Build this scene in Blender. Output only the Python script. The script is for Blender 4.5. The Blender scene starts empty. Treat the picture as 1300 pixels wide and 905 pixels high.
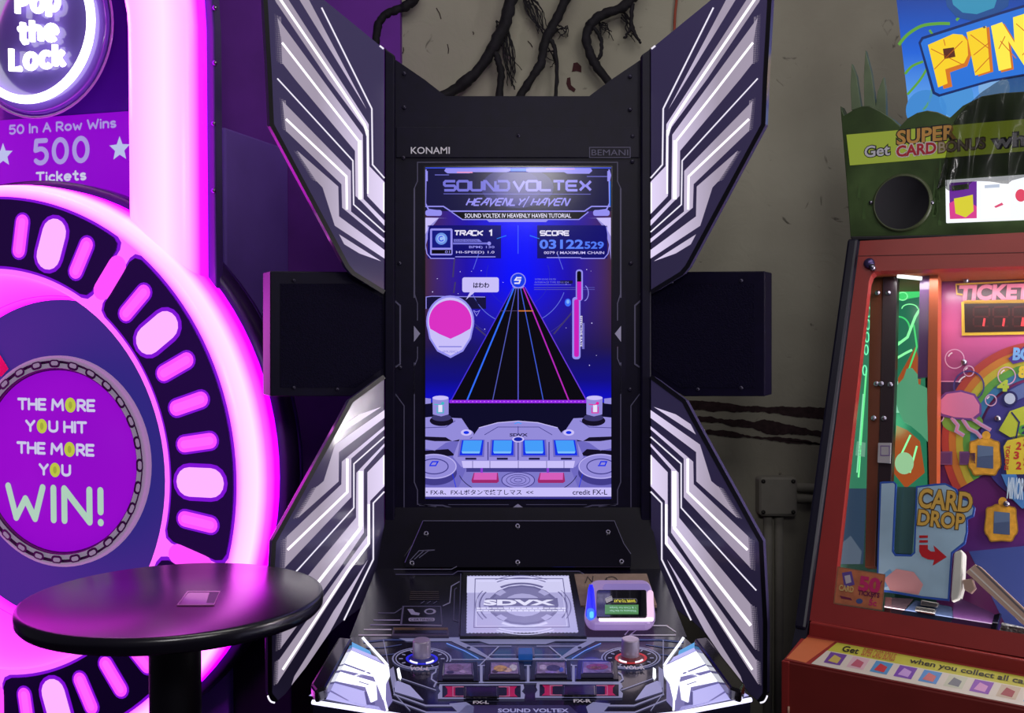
import bpy, bmesh, math, random
from mathutils import Vector, Matrix
random.seed(7)
C = bpy.context.scene.collection
SC = bpy.context.scene
PI = math.pi

# ------------------------------------------------------------------ camera
F, CX, CY = 1300.0, 650.0, 452.5
PITCH = math.atan(32.0 / F)
EYE = Vector((0, 0, 1.5))
cam_d = bpy.data.cameras.new('camera')
cam = bpy.data.objects.new('camera', cam_d)
C.objects.link(cam)
cam.location = EYE
cam.rotation_euler = (PI / 2 - PITCH, 0, 0)
cam_d.sensor_fit = 'HORIZONTAL'
cam_d.sensor_width = 36.0
cam_d.lens = 36.0 * F / 1300.0
cam_d.clip_start = 0.02
SC.camera = cam

# ------------------------------------------------------------------ world, lamps, exposure
SC.view_settings.view_transform = 'Standard'
SC.view_settings.look = 'None'
SC.view_settings.gamma = 1.0
SC.view_settings.exposure = 0.0
SC.view_settings.use_curve_mapping = False
w = bpy.data.worlds.new('room_air')
SC.world = w
w.use_nodes = True
w.node_tree.nodes['Background'].inputs[0].default_value = (0.30, 0.27, 0.40, 1)
w.node_tree.nodes['Background'].inputs[1].default_value = 0.11


def lamp(name, kind, loc, energy, color, size=0.3, size_y=None, target=None, spot=None):
    d = bpy.data.lights.new(name, kind)
    d.energy = energy
    d.color = color
    if kind == 'AREA':
        d.shape = 'RECTANGLE'
        d.size = size
        d.size_y = size_y or size
    else:
        d.shadow_soft_size = size
    o = bpy.data.objects.new(name, d)
    C.objects.link(o)
    o.location = loc
    if target is not None:
        o.rotation_euler = (Vector(target) - Vector(loc)).to_track_quat('-Z', 'Y').to_euler()
    return o


lamp('ceiling_tube_light', 'AREA', (0.4, 1.3, 3.0), 8.0, (1.0, 0.97, 0.90), 1.8, 0.5, (0.5, 2.6, 1.2))
lamp('aisle_fill', 'AREA', (1.3, -0.6, 2.7), 12, (1.0, 0.95, 0.92), 1.0, 1.0, (1.2, 2.0, 1.2))  # added frontal fill, not a room fitting
lamp('wall_fill', 'AREA', (0.1, -0.6, 2.3), 7.5, (1.0, 0.97, 0.97), .3, .3, (0.78, 2.9, 0.75))  # unseen fill added to lift the dark lower wall

# ------------------------------------------------------------------ helpers: rays and planes


def ray(px, py):
    x, y, z = (px - CX) / F, 1.0, -(py - CY) / F
    c, s = math.cos(PITCH), math.sin(PITCH)
    return Vector((x, y * c + z * s, -y * s + z * c))


def at(px, py, d):
    r = ray(px, py)
    return EYE + r * (d / r.y)


class Plane:
    """a real plane in the room: origin O, right U, up V, outward normal N"""
    def __init__(s, O, U, V):
        s.O = Vector(O)
        s.U = Vector(U).normalized()
        s.V = Vector(V).normalized()
        s.N = s.U.cross(s.V).normalized()

    def pt(s, u, v, off=0.0):
        return s.O + s.U * u + s.V * v + s.N * off

    def uv(s, px, py, off=0.0):
        r = ray(px, py)
        t = (s.O + s.N * off - EYE).dot(s.N) / r.dot(s.N)
        q = EYE + r * t - s.O
        return q.dot(s.U), q.dot(s.V)

    def P(s, px, py, off=0.0):
        u, v = s.uv(px, py, off)
        return s.pt(u, v, off)

    def shift(s, off):
        return Plane(s.O + s.N * off, s.U, s.V)


def slope_plane(py0, d0, py1, d1):
    """plane spanning X through the rows py0 at depth d0 and py1 at depth d1 (py1 lower, nearer)"""
    a, b = at(CX, py0, d0), at(CX, py1, d1)
    return Plane(b, (1, 0, 0), a - b)


# ------------------------------------------------------------------ helpers: materials
def lin(c):
    out = []
    for v in c:
        v = v / 255.0
        out.append(v / 12.92 if v <= 0.04045 else ((v + 0.055) / 1.055) ** 2.4)
    return out


MATS = {}


def mat(name, rgb, rough=0.5, metal=0.0, noise=0.0, nscale=8.0, coat=0.0, bump=0.0, alpha=1.0, spec=0.5):
    if name in MATS:
        return MATS[name]
    m = bpy.data.materials.new(name)
    m.use_nodes = True
    nt = m.node_tree
    b = nt.nodes['Principled BSDF']
    c = lin(rgb)
    b.inputs['Base Color'].default_value = (*c, 1)
    b.inputs['Roughness'].default_value = rough
    b.inputs['Metallic'].default_value = metal
    b.inputs['Specular IOR Level'].default_value = spec
    b.inputs['Coat Weight'].default_value = coat
    b.inputs['Coat Roughness'].default_value = 0.06
    if alpha < 1:
        b.inputs['Alpha'].default_value = alpha
    if noise > 0 or bump > 0:
        tc = nt.nodes.new('ShaderNodeTexCoord')
        n = nt.nodes.new('ShaderNodeTexNoise')
        n.inputs['Scale'].default_value = nscale
        n.inputs['Detail'].default_value = 6
        nt.links.new(tc.outputs['Object'], n.inputs['Vector'])
        if noise > 0:
            r = nt.nodes.new('ShaderNodeValToRGB')
            r.color_ramp.elements[0].position = 0.3
            r.color_ramp.elements[1].position = 0.7
            r.color_ramp.elements[0].color = (*[v * (1 - noise) for v in c], 1)
            r.color_ramp.elements[1].color = (*[min(1, v * (1 + noise)) for v in c], 1)
            nt.links.new(n.outputs['Fac'], r.inputs['Fac'])
            nt.links.new(r.outputs['Color'], b.inputs['Base Color'])
        if bump > 0:
            bp = nt.nodes.new('ShaderNodeBump')
            bp.inputs['Strength'].default_value = bump
            bp.inputs['Distance'].default_value = 0.01
            nt.links.new(n.outputs['Fac'], bp.inputs['Height'])
            nt.links.new(bp.outputs['Normal'], b.inputs['Normal'])
    MATS[name] = m
    return m


def glow(rgb, k=1.0, rough=0.3, base=0.02, name=None, spec=0.5):
    """something that gives off its own light (screens, lit plastic, neon), or print brightened by emission"""
    key = name or 'glow_%d_%d_%d_%d_%d_%d_%d' % (rgb[0], rgb[1], rgb[2], int(k * 100), int(rough * 100), int(base * 1000), int(spec * 100))
    if key in MATS:
        return MATS[key]
    m = bpy.data.materials.new(key)
    m.use_nodes = True
    b = m.node_tree.nodes['Principled BSDF']
    b.inputs['Base Color'].default_value = (base, base, base, 1)
    b.inputs['Roughness'].default_value = rough
    b.inputs['Emission Color'].default_value = (*lin(rgb), 1)
    b.inputs['Emission Strength'].default_value = k
    b.inputs['Specular IOR Level'].default_value = spec
    MATS[key] = m
    return m


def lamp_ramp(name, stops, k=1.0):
    """lit diffuser: falloff towards its edges painted into emission, uv.y running over the profile"""
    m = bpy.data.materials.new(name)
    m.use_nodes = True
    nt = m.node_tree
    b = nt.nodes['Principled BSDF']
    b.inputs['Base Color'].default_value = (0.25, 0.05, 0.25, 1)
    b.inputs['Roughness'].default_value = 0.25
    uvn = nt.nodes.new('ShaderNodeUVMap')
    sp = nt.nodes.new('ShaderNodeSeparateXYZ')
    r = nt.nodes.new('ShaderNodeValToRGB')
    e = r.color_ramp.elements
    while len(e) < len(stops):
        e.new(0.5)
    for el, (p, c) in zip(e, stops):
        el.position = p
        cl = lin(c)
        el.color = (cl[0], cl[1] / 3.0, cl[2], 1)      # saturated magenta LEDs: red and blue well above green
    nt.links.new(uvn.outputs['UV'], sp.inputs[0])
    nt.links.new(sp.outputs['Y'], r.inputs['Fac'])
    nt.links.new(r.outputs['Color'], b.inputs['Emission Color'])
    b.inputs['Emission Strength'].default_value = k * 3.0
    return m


# ------------------------------------------------------------------ helpers: objects
WORLD = {}


def link(o, parent=None):
    C.objects.link(o)
    if parent is not None:
        o.parent = parent
        o.matrix_parent_inverse = Matrix.Translation(-WORLD.get(parent.name, Vector((0, 0, 0))))
    return o


def thing(name, label, cat, loc, group=None):
    o = bpy.data.objects.new(name, None)
    o.empty_display_size = 0.05
    C.objects.link(o)
    o.location = loc
    WORLD[o.name] = Vector(loc)
    return tag(o, label, cat, group)


def tag(o, label, cat, group=None):
    o['label'] = label
    o['category'] = cat
    if group:
        o['group'] = group
    return o


def mesh(name, verts, faces, mats, midx=None, parent=None, smooth=False, uvs=None, bevel=0.0, label=None):
    me = bpy.data.meshes.new(name)
    me.from_pydata([tuple(v) for v in verts], [], faces)
    if not isinstance(mats, (list, tuple)):
        mats = [mats]
    for m in mats:
        me.materials.append(m)
    if midx:
        for p, i in zip(me.polygons, midx):
            p.material_index = i
    if smooth:
        for p in me.polygons:
            p.use_smooth = True
    if uvs:
        lay = me.uv_layers.new(name='UVMap')
        for lp in me.loops:
            lay.data[lp.index].uv = uvs[lp.vertex_index]
    me.update()
    o = bpy.data.objects.new(name, me)
    link(o, parent)
    if bevel:
        bv = o.modifiers.new('bevel', 'BEVEL')
        bv.width = bevel
        bv.segments = 2
        bv.limit_method = 'ANGLE'
    if label:
        o['label'] = label
    return o


def struct(o):
    o['kind'] = 'structure'
    return o


def prism_uv(name, pl, uv, off, depth, m, parent=None, bevel=0.0, label=None):
    n = len(uv)
    vs = [pl.pt(u, v, off) for u, v in uv] + [pl.pt(u, v, off - depth) for u, v in uv]
    a = sum(uv[i][0] * uv[(i + 1) % n][1] - uv[(i + 1) % n][0] * uv[i][1] for i in range(n))
    idx = list(range(n))
    if a < 0:
        idx.reverse()
    fs = [tuple(idx), tuple(i + n for i in reversed(idx))]
    for k in range(n):
        i, j = idx[k], idx[(k + 1) % n]
        fs.append((i, i + n, j + n, j))
    return mesh(name, vs, fs, m, None, parent, bevel=bevel, label=label)


def prism(name, pl, px, off, depth, m, parent=None, bevel=0.0, label=None):
    return prism_uv(name, pl, [pl.uv(x, y, off) for x, y in px], off, depth, m, parent, bevel, label)


def box(name, lo, hi, m, parent=None, bevel=0.0, label=None):
    pl = Plane((0, 0, 0), (1, 0, 0), (0, 0, 1))   # N = -Y
    return prism_uv(name, pl, [(lo[0], lo[2]), (hi[0], lo[2]), (hi[0], hi[2]), (lo[0], hi[2])], -lo[1], hi[1] - lo[1], m, parent, bevel, label)


def lathe(name, pl, uv, prof, m, parent=None, n=48, a0=0.0, a1=2 * PI, smooth=True, label=None, midx=None, cap=False):
    """prof: list of (radius, offset along N), revolved about N through (u,v) of the plane"""
    full = abs(a1 - a0 - 2 * PI) < 1e-6
    k = len(prof)
    cnt = n if full else n + 1
    vs, uvl = [], []
    for i in range(cnt):
        a = a0 + (a1 - a0) * i / n
        for j, (r, h) in enumerate(prof):
            vs.append(pl.pt(uv[0] + r * math.cos(a), uv[1] + r * math.sin(a), h))
            uvl.append((i / n, j / (k - 1)))
    fs, mi = [], []
    for i in range(n):
        i2 = (i + 1) % cnt
        for j in range(k - 1):
            fs.append((i * k + j, i2 * k + j, i2 * k + j + 1, i * k + j + 1))
            mi.append(midx[j] if midx else 0)
    if cap:
        fs.append(tuple(i * k for i in range(cnt)))
        mi.append(midx[0] if midx else 0)
    return mesh(name, vs, fs, m, mi, parent, smooth=smooth, uvs=uvl, label=label)


def tube_geo(pts, rads, n=10):
    vs, fs = [], []
    pts = [Vector(p) for p in pts]
    k = len(pts)
    up = Vector((0.13, -0.95, 0.2)).normalized()
    for i, p in enumerate(pts):
        t = (pts[min(i + 1, k - 1)] - pts[max(i - 1, 0)]).normalized()
        a = t.cross(up)
        if a.length < 1e-4:
            a = t.cross(Vector((1, 0, 0)))
        a.normalize()
        b = t.cross(a)
        r = rads[i] if isinstance(rads, (list, tuple)) else rads
        for j in range(n):
            th = 2 * PI * j / n
            vs.append(p + (a * math.cos(th) + b * math.sin(th)) * r)
    for i in range(k - 1):
        for j in range(n):
            j2 = (j + 1) % n
            fs.append((i * n + j, i * n + j2, (i + 1) * n + j2, (i + 1) * n + j))
    fs.append(tuple(reversed(range(n))))
    fs.append(tuple((k - 1) * n + j for j in range(n)))
    return vs, fs


def tubes(name, lst, m, parent=None, n=10, label=None):
    V, Fc = [], []
    for pts, r in lst:
        v, f = tube_geo(pts, r, n)
        o = len(V)
        V += v
        Fc += [tuple(i + o for i in q) for q in f]
    return mesh(name, V, Fc, m, None, parent, smooth=True, label=label)


def smooth_path(pts, n=6):
    out = []
    P = [Vector(p) for p in pts]
    for i in range(len(P) - 1):
        p0, p1, p2, p3 = P[max(i - 1, 0)], P[i], P[i + 1], P[min(i + 2, len(P) - 1)]
        for k in range(n):
            t = k / n
            out.append(0.5 * ((2 * p1) + (p2 - p0) * t + (2 * p0 - 5 * p1 + 4 * p2 - p3) * t * t + (3 * p1 - p0 - 3 * p2 + p3) * t ** 3))
    out.append(P[-1])
    return out


# ------------------------------------------------------------------ helpers: flat printed or lit artwork
def text_mesh(s, bold=0.0):
    cu = bpy.data.curves.new('t', 'FONT')
    cu.body = s
    cu.offset = bold
    cu.resolution_u = 3
    ob = bpy.data.objects.new('t', cu)
    C.objects.link(ob)
    dg = bpy.context.evaluated_depsgraph_get()
    me = bpy.data.meshes.new_from_object(ob.evaluated_get(dg))
    vs = [(v.co.x, v.co.y) for v in me.vertices]
    fs = [tuple(p.vertices) for p in me.polygons]
    bpy.data.objects.remove(ob)
    bpy.data.curves.remove(cu)
    bpy.data.meshes.remove(me)
    return vs, fs


LS = 0.0003


class Art:
    def __init__(s, pl, base=0.0004):
        s.pl, s.base = pl, base
        s.v, s.f, s.mi, s.mats = [], [], [], []
        s.clip = None

    def _m(s, m):
        if m not in s.mats:
            s.mats.append(m)
        return s.mats.index(m)

    def uvface(s, uvs, m, layer=0):
        o = len(s.v)
        off = s.base + LS * layer
        s.v += [s.pl.pt(u, v, off) for u, v in uvs]
        s.f.append(tuple(range(o, o + len(uvs))))
        s.mi.append(s._m(m))

    def poly(s, px, m, layer=0):
        off = s.base + LS * layer
        if s.clip:
            for lim, sg in ((s.clip[0], 1), (s.clip[1], -1)):
                o = []
                for i in range(len(px)):
                    p, q = px[i - 1], px[i]
                    ip, iq = (p[0] - lim) * sg >= 0, (q[0] - lim) * sg >= 0
                    if ip != iq:
                        t = (lim - p[0]) / (q[0] - p[0])
                        o.append((lim, p[1] + (q[1] - p[1]) * t))
                    if iq:
                        o.append((q[0], q[1]))
                px = o
                if len(px) < 3:
                    return
        s.uvface([s.pl.uv(x, y, off) for x, y in px], m, layer)

    def rect(s, x0, y0, x1, y1, m, layer=0):
        s.poly([(x0, y0), (x1, y0), (x1, y1), (x0, y1)], m, layer)

    def rrect(s, x0, y0, x1, y1, r, m, layer=0, n=5):
        pts = []
        for cx, cy, a in ((x1 - r, y0 + r, -90), (x1 - r, y1 - r, 0), (x0 + r, y1 - r, 90), (x0 + r, y0 + r, 180)):
            for i in range(n + 1):
                t = math.radians(a + 90 * i / n)
                pts.append((cx + r * math.cos(t), cy + r * math.sin(t)))
        s.poly(pts, m, layer)

    def frame(s, x0, y0, x1, y1, w, m, layer=0):
        s.line([(x0, y0), (x1, y0), (x1, y1), (x0, y1)], w, m, layer, True)

    def ell(s, cx, cy, rx, ry, m, layer=0, n=28):
        s.poly([(cx + rx * math.cos(2 * PI * i / n), cy + ry * math.sin(2 * PI * i / n)) for i in range(n)], m, layer)

    def arc(s, cx, cy, rx, ry, w, m, layer=0, a0=0, a1=360, n=32):
        pts = [(cx + rx * math.cos(math.radians(a0 + (a1 - a0) * i / n)), cy + ry * math.sin(math.radians(a0 + (a1 - a0) * i / n))) for i in range(n + 1)]
        s.line(pts, w, m, layer)

    def line(s, px, w, m, layer=0, closed=False):
        p = [Vector((x, y)) for x, y in px]
        k = len(p)
        L, R = [], []
        for i in range(k):
            a = p[i - 1] if (i > 0 or closed) else None
            b = p[(i + 1) % k] if (i < k - 1 or closed) else None
            d1 = (p[i] - a).normalized() if a is not None else None
            d2 = (b - p[i]).normalized() if b is not None else None
            d1 = d1 or d2
            d2 = d2 or d1
            n1, n2 = Vector((-d1.y, d1.x)), Vector((-d2.y, d2.x))
            nn = n1 + n2
            nn = n1 if nn.length < 1e-5 else nn.normalized()
            h = min(w / 2 / max(0.35, nn.dot(n1)), w * 1.4)
            L.append(p[i] + nn * h)
            R.append(p[i] - nn * h)
        for i in range(k if closed else k - 1):
            j = (i + 1) % k
            s.poly([L[i], L[j], R[j], R[i]], m, layer)

    def text(s, t, x0, y0, x1, y1, m, layer=1, bold=0.0, rot=False, shear=0.0, vert=False):
        off = s.base + LS * layer
        xm, ym = (x0 + x1) / 2, (y0 + y1) / 2
        u0, u1 = s.pl.uv(x0, ym, off)[0], s.pl.uv(x1, ym, off)[0]
        v0, v1 = s.pl.uv(xm, y1, off)[1], s.pl.uv(xm, y0, off)[1]
        vs, fs = text_mesh(t, bold)
        if shear:
            vs = [(x + y * shear, y) for x, y in vs]
        xs, ys = [q[0] for q in vs], [q[1] for q in vs]
        ax, bx, ay, by = min(xs), max(xs), min(ys), max(ys)
        o = len(s.v)
        for x, y in vs:
            fx, fy = (x - ax) / (bx - ax), (y - ay) / max(1e-6, by - ay)
            if rot:
                fx, fy = 1 - fx, 1 - fy
            if vert:
                fx, fy = fy, 1 - fx
            s.v.append(s.pl.pt(u0 + (u1 - u0) * fx, v0 + (v1 - v0) * fy, off))
        i = s._m(m)
        for f in fs:
            s.f.append(tuple(q + o for q in f))
            s.mi.append(i)

    def tech(s, t, x0, y0, x1, y1, w, m, layer=1, shear=0.0, gap=.22):
        """squared-off display lettering"""
        n = len(t)
        cw = (x1 - x0) / (n + gap * (n - 1))
        h = y1 - y0
        for i, ch in enumerate(t):
            bx = x0 + i * cw * (1 + gap)
            for p in TECH[ch]:
                s.line([(bx + gx * cw + shear * (gy - .5) * h, y1 - gy * h) for gx, gy in p], w, m, layer)

    def uvstroke(s, pts, w, m, layer=0):
        """round-ended brush stroke in plane coordinates"""
        for (a, b) in zip(pts[:-1], pts[1:]):
            d = Vector((b[0] - a[0], b[1] - a[1]))
            if d.length < 1e-9:
                continue
            d.normalize()
            n = Vector((-d.y, d.x)) * (w / 2)
            s.uvface([(a[0] + n.x, a[1] + n.y), (a[0] - n.x, a[1] - n.y), (b[0] - n.x, b[1] - n.y), (b[0] + n.x, b[1] + n.y)], m, layer)
        for a in pts:
            s.uvface([(a[0] + w / 2 * math.cos(2 * PI * i / 12), a[1] + w / 2 * math.sin(2 * PI * i / 12)) for i in range(12)], m, layer)

    def build(s, name, parent=None, label=None):
        return mesh(name, s.v, s.f, s.mats, s.mi, parent, label=label)


TECH = {
    'S': [[(1, 1), (.12, 1), (0, .85), (0, .62), (.1, .5), (.9, .5), (1, .38), (1, .14), (.88, 0), (0, 0)]],
    'O': [[(.3, 0), (.12, 0), (0, .14), (0, .86), (.12, 1), (.88, 1), (1, .86), (1, .14), (.88, 0), (.3, 0)]],
    'U': [[(0, 1), (0, .14), (.12, 0), (.88, 0), (1, .14), (1, 1)]],
    'N': [[(0, 0), (0, 1), (.14, 1), (.86, 0), (1, 0), (1, 1)]],
    'D': [[(0, 1), (.84, 1), (1, .8), (1, .2), (.84, 0), (0, 0), (0, .6)]],
    'V': [[(0, 1), (.5, 0), (1, 1)]],
    'L': [[(0, 1), (0, .1), (.1, 0), (1, 0)]],
    'T': [[(0, 1), (1, 1)], [(.5, 1), (.5, 0)]],
    'E': [[(1, 1), (.12, 1), (0, .86), (0, .14), (.12, 0), (1, 0)], [(0, .5), (.9, .5)]],
    'X': [[(0, 1), (.36, .56)], [(.36, .44), (0, 0)], [(.2, .5), (.6, .5)], [(1, 1), (.6, .5), (1, 0)]],
    'H': [[(0, 1), (0, 0)], [(1, 1), (1, 0)], [(0, .5), (1, .5)]],
    'A': [[(0, 0), (.6, 1), (1, 1), (1, 0)], [(.4, .42), (1, .42)]],
    'Y': [[(0, 1), (.5, .5), (1, 1)], [(.5, .5), (.4, 0)]],
    'R': [[(0, 0), (0, 1), (.88, 1), (1, .86), (1, .62), (.88, .5), (.2, .5)], [(.5, .5), (1, 0)]],
    'C': [[(1, 1), (.12, 1), (0, .86), (0, .14), (.12, 0), (1, 0)]],
    'K': [[(0, 1), (0, 0)], [(1, 1), (.2, .5), (1, 0)]],
    '1': [[(.1, .8), (.6, 1), (.6, 0)]],
}

# ------------------------------------------------------------------ rounded stroke alphabet (for the bubbly lettering)
def _arc(cx, cy, rx, ry, a0, a1, n=10):
    return [(cx + rx * math.cos(math.radians(a0 + (a1 - a0) * i / n)), cy + ry * math.sin(math.radians(a0 + (a1 - a0) * i / n))) for i in range(n + 1)]


def _S(h, w):
    r = h / 4
    return [_arc(w / 2, 3 * r, w / 2, r, 40, 270, 10) + _arc(w / 2, r, w / 2, r, 90, -140, 10)]


def _sc(polys, k):
    return [[(x * k, y * k) for x, y in p] for p in polys]


GL = {
    'A': (.62, [[(0, 0), (.31, 1), (.62, 0)], [(.12, .36), (.5, .36)]]),
    'E': (.48, [[(.48, 1), (0, 1), (0, 0), (.48, 0)], [(0, .5), (.42, .5)]]),
    'H': (.58, [[(0, 0), (0, 1)], [(.58, 0), (.58, 1)], [(0, .5), (.58, .5)]]),
    'I': (.0, [[(0, 0), (0, 1)]]),
    'L': (.46, [[(0, 1), (0, 0), (.46, 0)]]),
    'M': (.8, [[(0, 0), (.06, 1), (.4, .35), (.74, 1), (.8, 0)]]),
    'N': (.62, [[(0, 0), (0, 1), (.62, 0), (.62, 1)]]),
    'O': (.74, [_arc(.37, .5, .37, .5, 0, 360, 20)]),
    'P': (.5, [[(0, 0), (0, 1), (.25, 1)] + _arc(.25, .72, .25, .28, 90, -90) + [(0, .44)]]),
    'R': (.52, [[(0, 0), (0, 1), (.25, 1)] + _arc(.25, .72, .25, .28, 90, -90) + [(0, .44)], [(.22, .44), (.52, 0)]]),
    'T': (.6, [[(0, 1), (.6, 1)], [(.3, 1), (.3, 0)]]),
    'U': (.58, [[(0, 1)] + _arc(.29, .3, .29, .3, 180, 360) + [(.58, 1)]]),
    'W': (.88, [[(0, 1), (.2, 0), (.44, .62), (.68, 0), (.88, 1)]]),
    'Y': (.6, [[(0, 1), (.3, .48), (.6, 1)], [(.3, .48), (.3, 0)]]),
    '!': (.0, [[(0, 1), (0, .34)], [(0, 0), (0, .01)]]),
    '5': (.5, [[(.48, 1), (.08, 1), (.04, .58)] + _arc(.25, .32, .26, .32, 120, -140, 12)]),
    '0': (.54, [_arc(.27, .5, .27, .5, 0, 360, 20)]),
    'n': (.42, [[(0, 0), (0, .66)], [(0, .42)] + _arc(.21, .44, .21, .22, 180, 0) + [(.42, 0)]]),
    'o': (.5, [_arc(.25, .33, .25, .33, 0, 360, 16)]),
    'w': (.66, [[(0, .66), (.15, 0), (.33, .46), (.51, 0), (.66, .66)]]),
    'i': (.0, [[(0, 0), (0, .64)], [(0, .95), (0, .96)]]),
    's': (.38, _S(.66, .38)),
    'c': (.42, [_arc(.25, .33, .25, .33, 50, 310, 14)]),
    'k': (.4, [[(0, 0), (0, 1)], [(.38, .66), (.03, .3)], [(.14, .4), (.4, 0)]]),
    't': (.38, [[(.18, .95), (.18, .14), (.26, 0), (.38, .03)], [(0, .66), (.36, .66)]]),
    'e': (.5, [[(.02, .34), (.5, .34)] + _arc(.25, .33, .25, .33, 2, 310, 14)]),
    'p': (.46, [[(0, .64), (0, -.3)], _arc(.23, .33, .23, .33, 0, 360, 14)]),
    'h': (.42, [[(0, 0), (0, 1)], [(0, .42)] + _arc(.21, .44, .21, .22, 180, 0) + [(.42, 0)]]),
}


def layout(t, gap=.2):
    x, out = 0.0, []
    for ch in t:
        if ch == ' ':
            x += .34
            continue
        wd, polys = GL[ch]
        out.append((ch, x, wd, polys))
        x += wd + gap
    return out, x - gap


# ------------------------------------------------------------------ materials
M_BLACK = mat('black_gloss_plastic', (15, 11, 28), 0.22, noise=.2, nscale=30)
M_BLACK_SATIN = mat('black_satin_panel', (14, 8, 36), 0.42, noise=.2, nscale=40, spec=.2)
M_MESH = mat('black_speaker_mesh', (13, 8, 34), 0.7, noise=.3, nscale=300, bump=.3, spec=.1)
M_EDGE = mat('black_rubber_edge', (10, 9, 16), 0.4)
M_WALL = mat('plaster', (172, 168, 156), 0.9)
M_STEEL = mat('screw_steel', (150, 145, 165), 0.3, 1.0)
M_GREYLINE = mat('grey_print', (165, 160, 195), 0.5)
M_DIMLINE = mat('dim_print', (92, 88, 122), 0.5)
M_WHITEPRINT = mat('white_print', (225, 222, 235), 0.5)

# ================================================================== THE ROOM
WALL_D = 2.9
W = Plane(at(CX, 420, WALL_D), (1, 0, 0), (0, 0, 1))


def wall_material():
    m = bpy.data.materials.new('peeling_plaster')
    m.use_nodes = True
    nt = m.node_tree
    b = nt.nodes['Principled BSDF']
    b.inputs['Roughness'].default_value = 0.85
    tc = nt.nodes.new('ShaderNodeTexCoord')
    n1 = nt.nodes.new('ShaderNodeTexNoise'); n1.inputs['Scale'].default_value = 2.2; n1.inputs['Detail'].default_value = 8
    n2 = nt.nodes.new('ShaderNodeTexNoise'); n2.inputs['Scale'].default_value = 14; n2.inputs['Detail'].default_value = 8
    n2.inputs['Distortion'].default_value = 1.5
    for n in (n1, n2):
        nt.links.new(tc.outputs['Object'], n.inputs['Vector'])
    r1 = nt.nodes.new('ShaderNodeValToRGB')
    r1.color_ramp.elements[0].position = .3; r1.color_ramp.elements[1].position = .7
    r1.color_ramp.elements[0].color = (*lin((158, 152, 138)), 1)
    r1.color_ramp.elements[1].color = (*lin((186, 182, 166)), 1)
    r2 = nt.nodes.new('ShaderNodeValToRGB')
    r2.color_ramp.elements[0].position = .27; r2.color_ramp.elements[1].position = .33
    r2.color_ramp.elements[0].color = (*lin((96, 90, 92)), 1)
    r2.color_ramp.elements[1].color = (1, 1, 1, 1)
    mx = nt.nodes.new('ShaderNodeMixRGB'); mx.blend_type = 'MULTIPLY'; mx.inputs[0].default_value = .8
    nt.links.new(n1.outputs['Fac'], r1.inputs['Fac'])
    nt.links.new(n2.outputs['Fac'], r2.inputs['Fac'])
    nt.links.new(r1.outputs['Color'], mx.inputs[1])
    nt.links.new(r2.outputs['Color'], mx.inputs[2])
    nt.links.new(mx.outputs['Color'], b.inputs['Base Color'])
    bp = nt.nodes.new('ShaderNodeBump'); bp.inputs['Strength'].default_value = .25; bp.inputs['Distance'].default_value = .01
    nt.links.new(n2.outputs['Fac'], bp.inputs['Height'])
    nt.links.new(bp.outputs['Normal'], b.inputs['Normal'])
    return m


struct(box('floor', (-3.2, -2.2, -0.1), (3.4, WALL_D + .2, 0.0), mat('dark_carpet', (42, 38, 48), .9, noise=.4, nscale=60)))
struct(box('wall_back', (-3.2, WALL_D, 0.0), (3.4, WALL_D + .15, 3.3), wall_material()))
xl = at(508, 40, WALL_D - .05).x
struct(box('wall_left', (-3.2, WALL_D - .05, 0.0), (xl, WALL_D, 3.3), mat('violet_paint', (124, 52, 176), .85, noise=.15, nscale=6, bump=.15)))
for k, (y_top, y_bot) in enumerate(((40, 41.2),)):
    pass


def jag(x0, y0, x1, y1, th, n=60, seed=1):
    rnd = random.Random(seed)
    top, bot = [], []
    a = b = 0.0
    for i in range(n + 1):
        t = i / n
        a = a * .7 + rnd.uniform(-1, 1) * .9
        b = b * .7 + rnd.uniform(-1, 1) * .9
        k = th(t) if callable(th) else th
        x, y = x0 + (x1 - x0) * t, y0 + (y1 - y0) * t
        top.append((x, y - k / 2 + a * .9))
        bot.append((x, y + k / 2 + b * .9))
    return top + bot[::-1]


M_TORN = mat('torn_brown_substrate', (58, 40, 44), .95, noise=.4, nscale=60)
bands = Art(W, .002)
bands.poly(jag(856, 512, 1062, 526, lambda t: 9 + 3 * math.sin(t * 9) + 3 * t, 70, 3), M_TORN)
bands.poly(jag(880, 530, 1062, 553, lambda t: 5 + 9 * math.exp(-((t - .55) / .16) ** 2) + 3 * math.sin(t * 15) ** 2, 70, 5), M_TORN)
bands.poly(jag(896, 548, 1062, 566, lambda t: 4 + 2.5 * math.sin(t * 12), 60, 8), M_TORN, 1)
chips = [[(728, 80), (733, 79), (738, 84), (738, 92), (732, 90), (726, 91), (727, 86)], [(720, 99), (724, 98), (725, 108), (731, 113), (729, 117), (722, 113), (719, 106)]]
for c_ in chips:
    bands.poly(c_, mat('red_brown_chip', (70, 32, 38), .9))
for q in [(554, 10, 560, 24), (568, 56, 569, 68), (669, 12, 672, 20), (670, 52, 676, 60), (648, 82, 650, 88), (600, 40, 601, 44), (512, 60, 511, 68), (838, 62, 839, 64)]:
    bands.line([(q[0], q[1]), ((q[0] + q[2]) / 2 + 1, (q[1] + q[3]) / 2), (q[2], q[3])], 1.1, M_TORN)
struct(bands.build('trim_1'))

# dark painted roots that hang in front of the wall
M_ROOT = mat('charcoal_root', (22, 18, 28), .8, noise=.5, nscale=40, bump=.6)


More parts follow.
